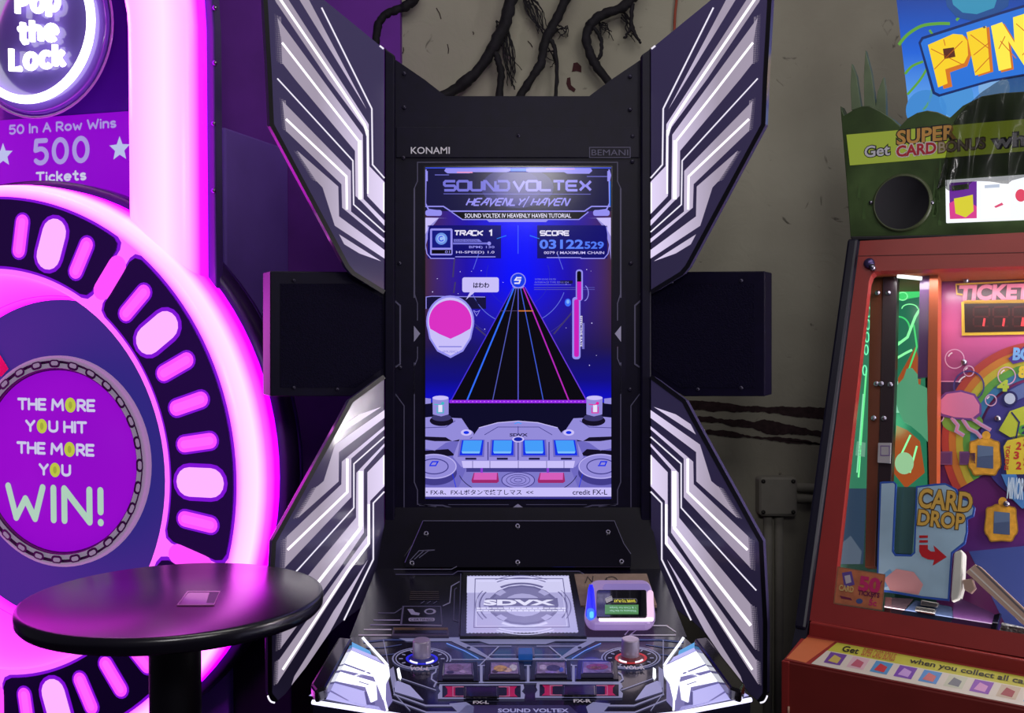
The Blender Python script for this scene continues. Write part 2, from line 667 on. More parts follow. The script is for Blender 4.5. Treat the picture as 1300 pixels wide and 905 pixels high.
def root_run(pts, r0, r1, dep=WALL_D - .05, seed=0):
    rnd = random.Random(seed)
    path = smooth_path([at(x, y, dep) for x, y in pts], 6)
    n = len(path)
    s = dep / F
    return [p + Vector((rnd.uniform(-1, 1) * s * .8, rnd.uniform(-1, 1) * s, rnd.uniform(-1, 1) * s * .8)) for p in path], \
        [(r0 + (r1 - r0) * i / n) * s * rnd.uniform(.86, 1.14) for i in range(n)]


def wisps(x0, y0, x1, y1, cnt, seed):
    rnd = random.Random(seed)
    out = []
    for i in range(cnt):
        a = (x0 + rnd.uniform(-5, 5), y0 + rnd.uniform(-8, 8))
        b = ((x0 + x1) / 2 + rnd.uniform(-9, 9), (y0 + y1) / 2 + rnd.uniform(-6, 6))
        c = (x1 + rnd.uniform(-7, 7), y1 + rnd.uniform(-6, 6))
        out.append(root_run([a, b, c], 1.0, .4, WALL_D - .03, seed * 31 + i))
    return out


GR = 'painted roots hanging down the wall'
roots = [
    ('charcoal root bending down behind the top left wing over violet wall', [root_run([(534, -14), (524, 0), (511, 10), (492, 17), (481, 30), (477, 52), (474, 70)], 6.5, 5, seed=1)]),
    ('thick charcoal root sweeping left to the cabinet top with a ragged side strand', [root_run([(655, -20), (649, 0), (640, 32), (624, 64), (606, 90), (585, 108), (560, 124), (548, 132)], 8.5, 6.5, seed=2), root_run([(627, 62), (633, 78), (636, 97), (633, 128)], 4, 5, seed=3)] + wisps(642, 40, 650, 110, 9, 4) + wisps(634, 30, 655, 90, 5, 14)),
    ('charcoal root above the middle of the cabinet with one thin straight strand', [root_run([(726, -20), (718, 0), (702, 32), (691, 58), (686, 82), (673, 102), (658, 126)], 6.5, 5, seed=5), root_run([(697, 48), (704, 62), (707, 90), (705, 128)], 3, 2.2, seed=6)] + wisps(668, -6, 690, 40, 14, 7) + wisps(694, 60, 700, 80, 4, 17) + wisps(710, 34, 714, 46, 5, 27)),
    ('hooked charcoal root curling left then right toward the right shoulder of the cabinet', [root_run([(812, -16), (804, -3), (788, 10), (761, 21), (746, 38), (746, 58), (756, 82), (776, 108), (784, 118)], 6.5, 5, seed=8), root_run([(752, 34), (763, 50), (762, 70), (754, 80)], 2.6, 2.2, seed=9), root_run([(803, 4), (801, 30), (806, 44), (813, 54)], 3, 1.5, seed=10), root_run([(801, 34), (795, 46), (791, 48)], 2, 1, seed=11)] + wisps(765, 26, 772, 46, 6, 12) + wisps(792, 16, 806, 50, 6, 13)),
]
for lab, runs in roots:
    r = tubes('hanging_root', runs, M_ROOT, n=9)
    tag(r, lab, 'root', GR)
pts = smooth_path([at(860, -20, WALL_D - .015), at(859, 0, WALL_D - .015), at(857, 20, WALL_D - .015), at(856, 60, WALL_D - .015), at(858, 110, WALL_D - .015)])
tag(tubes('cable', [(pts, .0036)], mat('orange_cable', (170, 72, 50), .6)), 'thin orange cable running down the wall behind the top right wing', 'cable')

# junction box and pipes
M_PVC = mat('painted_grey_pvc', (172, 167, 156), .6, noise=.1, nscale=20)
jb = thing('junction_box', 'square grey junction box on the wall below the torn strips', 'junction box', at(988, 655, WALL_D))
prism('box_body', W, [(968, 606), (1009, 606), (1012, 609), (1012, 652), (1009, 656), (967, 655), (964, 652), (964, 609)], .05, .05, M_PVC, jb, .004)
prism('lid', W, [(966, 608), (1010, 608), (1010, 653), (966, 653)], .056, .006, M_PVC, jb, .002)
for x, y in ((969, 611), (1007, 611), (969, 650), (1007, 650)):
    u, v = W.uv(x, y, .056)
    lathe('screw', W, (u, v), [(.006, .056), (.006, .058), (.001, .0585)], mat('dark_screw', (50, 46, 44), .5), jb, 12)
pipes = [('grey pipe dropping from the left underside of the junction box', [(975, 653), (975, 760), (974, 1010)]),
         ('grey pipe dropping from the middle underside of the junction box', [(989, 653), (989, 760), (988, 1010)]),
         ('upper of two short grey pipes leaving the junction box to the right', [(1010, 618), (1040, 620), (1110, 624)]),
         ('lower of two short grey pipes leaving the junction box to the right', [(1010, 632), (1040, 634), (1110, 639)])]
for lab, pp in pipes:
    tag(tubes('conduit_pipe', [([at(x, y, WALL_D - .014) for x, y in pp], .0125)], M_PVC, n=16), lab, 'pipe', 'conduit pipes at the junction box')

# ================================================================== RHYTHM GAME CABINET (centre)
MX = 657.0
DP = 2.19
FR = Plane(at(MX, 420, DP), (1, 0, 0), (0, 0, 1))
cab = thing('rhythm_game_cabinet', 'tall black music game cabinet with blue screen and glowing white wing panels', 'arcade machine', (at(MX, 420, DP).x, DP, 0))
S1 = slope_plane(645, 2.185, 722, 2.12)
S2 = slope_plane(722, 2.12, 808, 1.735)
S3 = slope_plane(808, 1.735, 888, 1.495)


def mir(pts):
    return [(2 * MX - x, y) for x, y in pts]


def mir_deck(pts):
    return [(2 * (664 + (y - 808) * .1) - x, y) for x, y in pts]


# main upright panel
prism('main_panel', FR, [(489, 61), (501, 75), (539, 101), (566, 122), (748, 122), (776, 101), (813, 76), (826, 61), (826, 728), (489, 728)], 0, .42, M_BLACK_SATIN, cab)
for pts in ([(488, 61), (501, 70), (501, 700), (488, 700)], [(814, 70), (827, 61), (827, 700), (814, 700)]):
    prism('side_pillar', FR, pts, .018, .018, M_BLACK_SATIN, cab, .003)
prism('header_panel', FR, [(503, 161), (812, 161), (812, 200), (503, 200)], .004, .004, M_BLACK_SATIN, cab, .001)
a = Art(FR, .0044)
a.text('KONAMI', 521.5, 186.5, 571, 195.3, mat('logo_grey', (230, 226, 240), .5), 1, .012)
a.build('maker_logo', cab, 'grey maker name at top left of screen')
a = Art(FR, .0044)
a.frame(748.5, 187, 800, 200, .9, M_DIMLINE)
a.text('BEMANI', 751, 189.8, 797.5, 197.2, M_DIMLINE, 1, .0)
a.build('series_logo', cab, 'outlined dim name plate at top right of screen')
for x, y in ((513, 93), (513, 136), (800, 97), (800, 139), (658, 172), (803, 173), (507, 334), (508, 466), (801, 334), (800, 494), (512, 200), (803, 205), (510, 655), (803, 652)):
    u, v = FR.uv(x, y, .004)
    lathe('screw', FR, (u, v), [(.0045, .004), (.004, .0065), (.001, .007)], mat('black_screw', (62, 58, 78), .35, .6), cab, 10)

# bezel line work round the screen
a = Art(FR, .0006)
for f_ in (lambda p: p, mir):
    a.line(f_([(657, 205.5), (784, 206), (784, 230), (788, 239), (788, 372), (784, 385), (784, 407)]), 1.1, M_DIMLINE)
    a.line(f_([(788, 239), (788, 378)]), 2.0, M_DIMLINE, 1)
    a.line(f_([(784, 440), (784, 455), (788, 465), (788, 500)]), 1.1, M_DIMLINE)
    a.line(f_([(788, 460), (788, 612), (784, 622), (784, 640), (760, 643)]), 1.3, M_DIMLINE)
    a.poly(f_([(788.5, 413.5), (780.5, 423.5), (788.5, 434)]), M_GREYLINE)
    a.line(f_([(668, 647), (735, 646.5), (752, 641.5), (782, 641)]), 1.8, M_DIMLINE)
    a.line(f_([(668, 640.5), (745, 640.5)]), .8, M_DIMLINE)
    a.line(f_([(812, 374), (816.5, 368), (816.5, 360)]), .8, M_DIMLINE)
    a.line(f_([(812, 500), (801, 515), (801, 560), (801, 655), (801, 678), (812, 706)]), 1.2, M_DIMLINE)
    a.poly(f_([(801, 677), (803, 677), (814, 700), (813, 710)]), M_GREYLINE)
    a.line(f_([(815, 380), (806, 388), (806, 462), (812, 466)]), 2.0, M_DIMLINE, 8)
a.poly([(647, 647), (657.5, 639.5), (668, 647)], M_GREYLINE)
a.build('bezel_lines', cab, 'thin grey line graphics round the screen')

# ---- the display
disp = prism('display', FR, [(538, 210.5), (777.5, 210.5), (777.5, 635), (538, 635)], .002, .01, M_BLACK, cab)


def screen_bg():
    m = bpy.data.materials.new('screen_backdrop')
    m.use_nodes = True
    nt = m.node_tree
    b = nt.nodes['Principled BSDF']
    b.inputs['Base Color'].default_value = (.003, .003, .005, 1)
    b.inputs['Specular IOR Level'].default_value = .25
    b.inputs['Roughness'].default_value = .14
    uvn = nt.nodes.new('ShaderNodeUVMap')
    sp = nt.nodes.new('ShaderNodeSeparateXYZ')
    nt.links.new(uvn.outputs['UV'], sp.inputs[0])
    # horizontal: dark brown sides, blue middle;  vertical ramp
    ax = nt.nodes.new('ShaderNodeMath'); ax.operation = 'SUBTRACT'; ax.inputs[1].default_value = .5
    nt.links.new(sp.outputs['X'], ax.inputs[0])
    ab = nt.nodes.new('ShaderNodeMath'); ab.operation = 'ABSOLUTE'
    nt.links.new(ax.outputs[0], ab.inputs[0])
    rh = nt.nodes.new('ShaderNodeValToRGB')
    for el, p, c in zip([rh.color_ramp.elements[0], rh.color_ramp.elements[1], rh.color_ramp.elements.new(.5)], (0.04, .5, .3), ((6, 8, 250), (62, 36, 64), (26, 14, 170))):
        el.color = (*lin(c), 1)
    for el, p in zip(rh.color_ramp.elements, (0.05, .28, .5)):
        el.position = p
    rh.color_ramp.elements[0].color = (*lin((6, 10, 250)), 1)
    rh.color_ramp.elements[1].color = (*lin((30, 12, 170)), 1)
    rh.color_ramp.elements[2].color = (*lin((70, 40, 66)), 1)
    nt.links.new(ab.outputs[0], rh.inputs['Fac'])
    rv = nt.nodes.new('ShaderNodeValToRGB')
    e = rv.color_ramp.elements
    e.new(.5); e.new(.7)
    for el, p, c in zip(e, (.28, .36, .46, .62), ((10, 10, 215), (14, 10, 130), (24, 18, 74), (44, 30, 80))):
        el.position = p
        el.color = (*lin(c), 1)
    nt.links.new(sp.outputs['Y'], rv.inputs['Fac'])
    mr = nt.nodes.new('ShaderNodeMapRange')
    mr.inputs['From Min'].default_value = .42; mr.inputs['From Max'].default_value = .66
    nt.links.new(sp.outputs['Y'], mr.inputs['Value'])
    mx = nt.nodes.new('ShaderNodeMixRGB')
    nt.links.new(mr.outputs[0], mx.inputs[0])
    nt.links.new(rv.outputs['Color'], mx.inputs[1])
    nt.links.new(rh.outputs['Color'], mx.inputs[2])
    nt.links.new(mx.outputs['Color'], b.inputs['Emission Color'])
    b.inputs['Emission Strength'].default_value = 1.0
    return m


vs = [FR.P(x, y, .0026) for x, y in ((540, 633), (776, 633), (776, 212.5), (540, 212.5))]
mesh('screen_backdrop', vs, [(0, 1, 2, 3)], screen_bg(), None, disp, uvs=[(0, 0), (1, 0), (1, 1), (0, 1)])

def scr(rgb):
    return glow(rgb, .95, .14, .003, None, .25)


g_lav = scr((150, 145, 245))
g_lav2 = scr((118, 116, 220))
g_pale = scr((205, 195, 255))
g_navy = scr((22, 20, 66))
g_dark = scr((18, 12, 36))
g_cons = scr((150, 142, 222))
g_cons2 = scr((112, 106, 196))
g_cons3 = scr((66, 60, 140))
g_sky = scr((70, 160, 255))
g_deep = scr((20, 50, 235))
g_mag = scr((205, 30, 190))
g_pur = scr((150, 40, 235))
g_white = scr((235, 230, 255))
g_pink = scr((235, 70, 175))
g_black = scr((6, 4, 14))
g_cyan = scr((40, 130, 255))
a = Art(FR, .003)
a.clip = (540, 776)
# header
a.rect(540, 213, 776, 268, g_navy)
a.ell(657, 238, 46, 26, scr((52, 50, 120)), 1)
a.ell(657, 238, 30, 22, scr((64, 60, 140)), 2)
a.rect(540, 212.6, 776, 213.6, scr((60, 90, 255)), 1)
a.poly([(566, 213.5), (750, 213.5), (752, 217), (748, 220.5), (720, 220.5), (716, 218.5), (600, 218.5), (596, 220), (568, 220), (564, 217)], g_lav, 2)
a.rect(580, 218, 600, 219.6, scr((235, 150, 200)), 3)
a.rect(693, 213.8, 730, 215, scr((220, 160, 225)), 3)
a.rect(648, 214, 668, 217.5, scr((30, 110, 240)), 3)
a.line([(552, 222), (570, 222)], .9, g_lav2, 2)
a.line([(745, 224), (775, 224)], .9, g_lav2, 2)
a.tech('SOUND', 564, 230, 646, 241.5, 3.2, g_lav2, 4)
a.tech('VOLTEX', 652, 230, 750, 241.5, 3.2, g_lav, 4)
a.line([(563, 246), (750, 246.5)], .7, g_lav2, 4)
a.tech('HEAVENLY', 594, 252, 665, 260.5, 1.9, g_lav, 4, .5, .3)
a.tech('HAVEN', 676, 252, 722, 260.5, 1.9, g_lav, 4, .5, .3)
a.line([(664, 263), (672, 249)], 1.2, g_lav, 4)
for f_ in (lambda p: p, mir):
    a.line(f_([(773, 215), (775, 222), (773.5, 230), (774, 258), (770, 266), (755, 268)]), 1.8, g_lav, 3)
    a.rect(*(lambda q: (min(q[0][0], q[1][0]), q[0][1], max(q[0][0], q[1][0]), q[1][1]))(f_([(771, 217), (774, 230)])), g_lav, 4)
    a.line(f_([(774.5, 230), (774.5, 262)]), 1.0, g_cyan, 4)
    a.rrect(*(lambda q: (min(q[0][0], q[1][0]), q[0][1], max(q[0][0], q[1][0]), q[1][1]))(f_([(753, 266.5), (774, 274)])), 3, g_lav, 4)
    a.line(f_([(657, 268), (742, 268), (751, 262), (775, 262)]), 1.6, g_lav, 4)
    # big pale arc shoulders
    a.poly(f_([(746, 277), (757, 277), (767, 290), (773, 310), (775.5, 330), (775.5, 276)]), g_cons, 1)
    a.poly(f_([(757, 276.5), (775.5, 276.5), (775.5, 300), (768, 286)]), g_pale, 2)
    a.line(f_([(770, 288), (774, 310), (772, 322), (767, 328), (737, 328)]), 1.2, g_lav, 4)
a.poly([(573, 269), (747, 269), (734, 278.6), (588, 278.6)], g_black, 5)
a.line([(573, 269), (587, 278.6), (735, 278.6), (747, 269)], 1.3, g_lav, 6)
a.text('SOUND VOLTEX IV HEAVENLY HAVEN TUTORIAL', 590, 271, 725, 276.5, g_white, 6, .012)
a.poly([(617, 278.6), (697, 278.6), (693, 281.8), (621, 281.8)], g_lav, 6)
# HUD panels
hud = scr((12, 8, 110))
a.rect(543, 286, 636, 328, hud, 2)
a.rect(682, 286, 771, 328, hud, 2)
a.rrect(546, 290, 574.5, 324, 2, g_lav, 4)
a.rect(548.5, 292.5, 572, 314.5, scr((18, 24, 130)), 5)
a.ell(560.3, 303, 7.6, 7.6, scr((110, 150, 235)), 6)
a.ell(560.3, 303, 5, 5, scr((160, 190, 250)), 7)
a.arc(560.3, 303, 3, 3, 1.2, g_deep, 8, 30, 300, 12)
a.rect(548, 317, 573, 322, g_black, 5)
a.text('01', 565, 318, 571, 321.3, g_lav, 6)
a.tech('TRACK', 577, 293, 613, 298.6, 1.7, g_white, 5, .1)
a.tech('1', 620.5, 292.3, 626, 299.3, 1.9, g_white, 5)
a.poly([(576, 303.5), (608, 303.5), (612, 307), (576, 307)], g_lav2, 5)
a.text('SOUND POSITION', 577, 304.2, 606, 306.6, g_navy, 6)
a.line([(575, 309), (620, 309)], 2.4, g_lav2, 5)
a.ell(621, 309, 2.4, 2.4, g_lav, 6)
a.text('BPM) 130', 595.5, 312, 627.7, 316, g_lav, 5, .01)
a.text('HI-SPEED) 1.0', 579, 318.5, 627.7, 322.5, g_pale, 5, .01)
a.line([(578, 326), (629, 326)], 1.2, g_lav, 5)
a.tech('SCORE', 686, 293.3, 722.5, 298.6, 1.7, g_white, 5)
a.text('03122', 684.8, 304, 740.7, 316, scr((90, 130, 255)), 5, .03)
a.text('529', 742, 306.5, 766.6, 316, scr((80, 120, 250)), 5, .03)
a.text('0079 ( MAXIMUM CHAIN', 690.5, 319, 767, 323.5, g_pale, 5, .012)
a.line([(694, 327), (738, 327)], 1.2, g_lav, 5)
# playfield
a.line([(657.7, 286), (657.7, 322)], .9, scr((70, 100, 255)), 1)
for sx in (1, -1):
    a.line([(657.7 + sx * 15, 299), (657.7 + sx * 27, 303)], .9, g_cyan, 3)
    a.line([(657.7 + sx * 50, 322), (657.7 + sx * 57, 342)], .9, scr((90, 100, 230)), 3)
    a.arc(657.7, 350, 62, 62, .9, scr((100, 110, 225)), 3, *((20, 62) if sx > 0 else (118, 160)))
    a.arc(657.7, 350, 40, 40, .6, scr((40, 40, 190)), 3, *((-20, 62) if sx > 0 else (118, 200)))
    a.arc(657.7, 350, 82, 82, .5, scr((70, 60, 150)), 3, *((20, 60) if sx > 0 else (120, 160)))
rs = random.Random(4)
for i in range(26):
    x, y = rs.uniform(545, 772), rs.uniform(330, 470)
    a.ell(x, y, rs.uniform(.3, .8), rs.uniform(.3, .8), g_pale, 1, 8)
a.ell(721, 384, 4, 5, scr((60, 110, 255)), 1)
a.ell(721, 383, 2, 2.6, scr((130, 180, 255)), 2)
# speech bubble
a.rrect(586.8, 352, 633.3, 371, 3, g_pale, 5)
a.poly([(597, 370), (591.5, 380.5), (603, 370.5)], g_pale, 5)
a.text('はわわ', 600.8, 358.5, 621, 365.5, g_navy, 6, .03)
# plain tag (figure on it is left out)
tagp = [(571.6 + 30.5 * math.cos(t), 408 + 33 * math.sin(t)) for t in [math.radians(d) for d in range(-200, 21, 10)]]
tagp += [(598, 430), (588, 446), (572, 454.5), (555, 446), (545, 430)]
a.rect(541, 376, 617, 392, scr((20, 16, 60)), 3)
a.line([(541, 392), (541, 377), (548, 376), (616, 377)], 1.0, g_lav, 4)
a.poly(tagp, g_lav, 4)
a.poly([(571.6 + (x - 571.6) * .93, 412 + (y - 412) * .93) for x, y in tagp], g_pale, 5)
a.poly([(571.6 + 27 * math.cos(math.radians(d)), 408 + 27 * math.sin(math.radians(d))) for d in range(-200, 21, 10)] + [(585, 424), (572, 430), (558, 424)], scr((222, 50, 200)), 6)
a.line([(557, 440), (586, 440)], 1.2, g_lav2, 6)
a.text('(MUSIC)', 562, 445, 581, 448.4, g_lav2, 6)
a.line([(601, 394), (605, 401), (609, 394), (605, 396), (601, 394)], .7, g_lav, 5)
# lane
a.poly([(651.4, 364.5), (666.5, 364.5), (745, 508), (572, 508)], g_black, 4)
tops = (651.4, 652.9, 655.4, 657.8, 660.6, 664, 666.4)
bots = (572.8, 593, 625.5, 657.8, 689.7, 722, 744.5)
cols = ((70, 50, 225), (50, 110, 255), (84, 92, 190), (84, 84, 205), (64, 90, 215), (185, 40, 190), (110, 60, 225))
for t_, b_, c_, w_ in zip(tops, bots, cols, (1.3, 2, 1.1, 1.4, 1.2, 1.7, 1.3)):
    a.line([(t_, 364.5), (b_, 508)], w_, scr(c_), 5)
a.line([(658, 394.6), (677, 394.6)], 1.2, scr((225, 130, 60)), 6)
a.line([(634, 394.6), (658, 394.6)], .6, scr((90, 70, 120)), 6)
a.rect(540, 511, 776, 560, scr((10, 8, 40)), 2)
a.line([(570.6, 509.7), (745.5, 509.7)], 4, g_pur, 6)
for x in range(575, 745, 5):
    a.ell(x, 509.7, .8, .8, scr((210, 120, 255)), 7, 6)
a.ell(657.8, 356, 9.8, 9.8, g_lav, 6)
a.ell(657.8, 356, 8.6, 8.6, scr((20, 60, 235)), 7)
a.line([(662, 352.5), (656, 352.5), (654, 355.5), (660.5, 355.5), (659, 359.5), (653, 359.5)], 1.8, g_white, 8)
a.poly([(650, 363), (666, 363), (663, 366), (653, 366)], g_lav, 6)
# gauge
a.rrect(731, 342, 740, 382, 4, g_lav, 4)
a.rrect(726.5, 377, 737, 456, 4, g_lav, 4)
a.rrect(732.5, 344, 738, 380, 2.5, g_black, 5)
a.rect(732.7, 357.5, 738, 381, g_mag, 6)
a.rrect(728.8, 380, 735, 453, 2.5, g_mag, 6)
a.text('EFFECTIVE RATE', 736.3, 401, 739.3, 440, g_white, 6, .02, vert=True)
a.rect(738.8, 410, 742, 443, g_cons2, 4)
a.text('SYSTEM SOUND VOLTEX', 679, 353.4, 706, 355.6, g_lav2, 5)
a.text('INTERFACE TYPE SDVX 004', 679, 357.2, 722, 359.6, g_lav2, 5)
a.rect(711, 356, 727, 360, g_navy, 4)
a.line([(678, 361.5), (725, 361.5)], .6, g_lav2, 5)
for yy in (365, 367.5):
    a.line([(678, yy), (755, yy)], .7, scr((90, 86, 180)), 3)
a.arc(741, 372, 6, 10, .9, g_lav, 5, -70, 80, 10)
for (x0, y0, x1, y1) in ((577, 328, 575, 352), (578, 358, 576, 372), (604, 415, 617, 426), (703, 424, 725, 398)):
    a.line([(x0, y0), (x1, y1)], 2.0, scr((64, 54, 110)), 3)
# drawn console at the foot of the screen
a.rect(540, 560, 776, 632, g_cons2, 3)
for f_ in (lambda p: p, mir):
    a.poly(f_([(776, 505), (767, 506), (767, 512), (776, 513)]), g_cons, 4)
    a.poly(f_([(776, 530), (766, 529), (728, 531), (718, 546), (724, 556), (748, 562), (762, 572), (776, 569)]), g_cons, 5)
    a.line(f_([(776, 543), (748, 542), (736, 534)]), .8, g_cons3, 6)
    a.poly(f_([(776, 554), (748, 555), (740, 560), (762, 560), (776, 558)]), g_dark, 6)
    a.ell(*f_([(753.5, 534)])[0], 15, 6.8, g_dark, 7)
    a.ell(*f_([(753.5, 530)])[0], 12.5, 4.6, scr((60, 56, 110)), 8)
    a.poly(f_([(744.5, 505), (765, 505), (764.5, 526), (754, 528.5), (744.5, 526)]), g_cons, 9)
    a.ell(*f_([(754.8, 505)])[0], 10.2, 2.8, g_pale, 10)
    a.ell(*f_([(722, 551)])[0], 9.5, 6, g_cons, 7)
    a.ell(*f_([(722, 549)])[0], 7, 4, g_pale, 8)
    a.ell(*f_([(722, 549)])[0], 3.6, 2, g_deep, 9)
    a.poly(f_([(736, 578), (745, 570), (776, 572), (776, 582)]), g_dark, 5)
    a.ell(*f_([(763, 600)])[0], 29, 16, g_cons3, 6, 40)
    a.ell(*f_([(763, 592)])[0], 29, 16, g_cons, 7, 40)
    a.arc(*f_([(763, 592)])[0], 18, 9.5, 1.3, g_cons3, 8)
    a.line(f_([(740, 600), (735, 619)]), .9, g_deep, 7)
    a.arc(*f_([(763, 592)])[0], 28, 15, .8, g_pale, 8)
for xk, col in ((549, (60, 190, 200)), (745.5, (235, 30, 160))):
    a.line([(xk + 2, 513), (xk + 9, 514), (xk + 15, 511)], 1.1, scr(col), 11)
    a.line([(xk + 6, 517), (xk + 6, 524), (xk + 14, 524), (xk + 14, 516)], 1.1, scr(col), 11)
    a.rect(xk + 7.5, 514, xk + 12.5, 523, g_white, 11)
    a.ell(xk + 13, 512, 2, 2, scr(col), 12, 10)
a.line([(546, 590), (549, 586), (556, 586), (553, 591), (545, 591)], 1.6, g_deep, 9)
a.line([(761, 590), (763, 586), (770, 586), (768, 591), (759, 591)], 1.6, g_deep, 9)
a.poly([(596, 560), (608, 543), (632, 536.5), (657.8, 534.5), (683, 536.5), (708, 543), (720, 560)], g_cons, 6)
a.line([(608, 543), (632, 536.5), (657.8, 534.5), (683, 536.5), (708, 543)], 1.0, g_pale, 7)
a.line([(615, 552), (632, 542), (684, 542), (701, 552)], .8, g_cons3, 7)
a.line([(657.8, 541), (657.8, 552)], .8, g_cons3, 7)
a.line([(653, 538), (658, 536), (662, 538)], 1.2, g_sky, 7)
a.text('SDVX', 647, 550, 670, 554, g_navy, 8, .03)
a.poly([(584, 556.5), (731, 556.5), (741, 580), (730, 593), (586, 593), (575, 580)], g_cons, 8)
a.poly([(586, 585), (730, 585), (728, 594), (588, 594)], g_pale, 9)
for x in (600, 622, 658, 694, 716):
    a.line([(x, 585), (x, 594)], .7, g_cons3, 10)
a.ell(657.8, 557.5, 7.5, 4, g_pale, 11)
a.ell(657.8, 557.5, 5.5, 2.6, scr((24, 40, 170)), 12)
for x0, x1, sh in ((586.5, 614, -2.5), (625, 652, -.8), (664, 691, .8), (703, 730, 2.5)):
    a.poly([(x0 - 2 - sh * -.2, 558), (x1 + 2 + sh * .2, 558), (x1 + 3 + sh, 580), (x0 - 3 + sh, 580)], g_cons2, 9)
    a.poly([(x0, 558.6), (x1, 558.6), (x1 + .6 + sh, 578), (x0 - .6 + sh, 578)], g_deep, 10)
    a.poly([(x0 + 2, 559), (x1 - 2, 559), (x1 - 2 + sh, 573), (x0 + 2 + sh, 573)], g_sky, 11)
    a.poly([(x0 + 2 + sh, 573), (x1 - 2 + sh, 573), (x1 - 3 + sh, 575.5), (x0 + 3 + sh, 575.5)], scr((130, 195, 255)), 11)
    a.rect((x0 + x1) / 2 - 7 + sh, 581, (x0 + x1) / 2 + 7 + sh, 583.5, g_navy, 11)
for x in (619.5, 657.8, 697):
    a.line([(x, 561), (x, 584)], 1.4, g_cons3, 10)
a.poly([(592, 594), (724, 594), (734, 619), (582, 619)], scr((128, 122, 205)), 4)
a.rect(592, 594, 724, 599, g_cons3, 5)
a.ell(657.8, 609.5, 21.5, 10.6, g_cons3, 6)
a.ell(657.8, 609.5, 20.3, 9.6, g_cons, 7)
for k_ in (15, 10, 5):
    a.arc(657.8, 609.5, k_, k_ * .48, .7, g_cons3, 8)
for x0, x1 in ((599.5, 633), (683.5, 717)):
    a.poly([(x0 + 2, 600), (x1 - 1, 600), (x1 + .5, 611), (x1 - 2, 613), (x0, 613), (x0 - 1, 610)], scr((160, 40, 110)), 8)
    a.poly([(x0 + 3, 600), (x1 - 2, 600), (x1 - 2.5, 609), (x0 + 1.5, 609)], scr((215, 95, 190)), 9)
    a.line([(x0 + 12, 590), (x0 + 12, 600)], 3, scr((140, 60, 215)), 7)
a.arc(657.8, 596, 76, 36, .9, g_navy, 6, 12, 60)
a.arc(657.8, 596, 76, 36, .9, g_navy, 6, 120, 168)
a.rect(540, 618.8, 776, 630.3, g_pale, 11)
a.rect(540, 630.3, 776, 632.8, g_cons3, 11)
a.text('・FX-R、FX-Lボタンで終了しマス  <<', 541, 621.3, 677, 628.3, g_navy, 12, .01)
a.text('credit FX-L', 727, 621.5, 771, 628, g_navy, 12, .01)
a.build('screen_image', disp)

# ---- sloping lower panel with screws (glossy acrylic)
prism('lower_slope', S1, [(492, 644), (824, 644), (838, 722), (478, 722)], 0, .03, M_BLACK, cab)
ap = prism('acrylic_cover', S1, [(537, 661), (780, 661), (792, 690), (801, 703), (801, 720), (514, 720), (513, 706), (522, 693)], .012, .008, mat('smoked_acrylic', (16, 14, 26), .06, coat=1.0), cab, .001)
for x, y in ((541, 677.5), (657, 668), (772, 675.5), (523, 715), (657, 714), (789, 713)):
    u, v = S1.uv(x, y, .012)
    lathe('screw', S1, (u, v), [(.0052, .012), (.005, .0155), (.003, .016), (.0022, .0135)], M_STEEL, ap, 12)
a = Art(S1, .0125)
a.line([(537, 661), (780, 661)], .8, M_DIMLINE)
a.line([(514, 714), (537, 661)], .8, mat('violet_print', (96, 70, 150), .5))
a.line([(780, 661), (792, 690), (801, 703)], .8, M_DIMLINE)
for k_ in range(3):
    a.line([(520 + k_ * 6, 712 - k_ * 2), (532 + k_ * 6, 699), (548 + k_ * 2, 698)], 1.0, M_DIMLINE)
a.line([(500, 722.5), (573, 722.5), (580, 719)], 1.0, M_DIMLINE)
a.build('slope_lines', ap)

# ---- upper console shelf
prism('console_shelf', S2, [(478, 721), (838, 721), (872, 808.5), (444, 808.5)], 0, .035, M_BLACK, cab)
a = Art(S2, .0005)
gl = M_GREYLINE
a.line([(502, 729), (575, 729), (581, 725), (735, 725), (742, 729), (814, 729)], 1.1, M_DIMLINE)
a.line([(585, 728), (583, 806)], 1.3, M_DIMLINE)
a.line([(583.5, 738), (573, 744), (571, 765), (562, 769)], 1.2, gl)
a.line([(580, 746), (577, 748), (576, 787), (582, 789)], 1.0, M_DIMLINE)
a.line([(480, 778), (501, 778), (510, 772)], 1.0, M_DIMLINE)
a.line([(474, 787), (508, 787)], 1.2, gl)
a.line([(470, 793), (511, 793), (561, 794)], 1.2, gl)
a.poly([(511, 769), (560, 769), (562, 793), (508, 793)], M_DIMLINE, 1)
a.poly([(513, 770), (559, 770), (560.5, 792), (510.5, 792)], M_BLACK, 2)
a.poly([(517, 773), (524, 773), (527, 777), (533, 778), (532, 781), (522, 780)], gl, 3)
a.ell(546, 776, 7.5, 3.6, gl, 3)
a.ell(545.5, 776, 4.6, 2.3, M_BLACK, 4)
a.rrect(518.5, 784, 552, 788.5, 2, gl, 3)
a.text('CERTIFIED', 521, 785, 549.5, 787.6, M_BLACK, 4)
for k_ in range(5):
    a.line([(521 - k_ * .3, 751 + k_ * 2.4), (557 + k_ * .2, 751 + k_ * 2.4)], 1.0, mat('faint_gold_print', (66, 54, 52), .5), 1)
for x in (534, 542, 550):
    a.line([(x, 766), (x + 5, 763)], .9, M_DIMLINE, 1)
for f_ in (lambda p: p, mir):
    pass
a.line([(462, 799), (497, 799)], 1.5, M_WHITEPRINT)
a.line([(455, 806), (497, 806)], 1.6, M_WHITEPRINT)
a.build('shelf_lines', cab)
a = Art(S2, .0005)
a.line([(858, 806), (800, 806), (815, 794), (846, 794), (858, 802)], 1.5, M_WHITEPRINT)
a.line([(800, 798), (793, 806)], 1.5, M_WHITEPRINT)
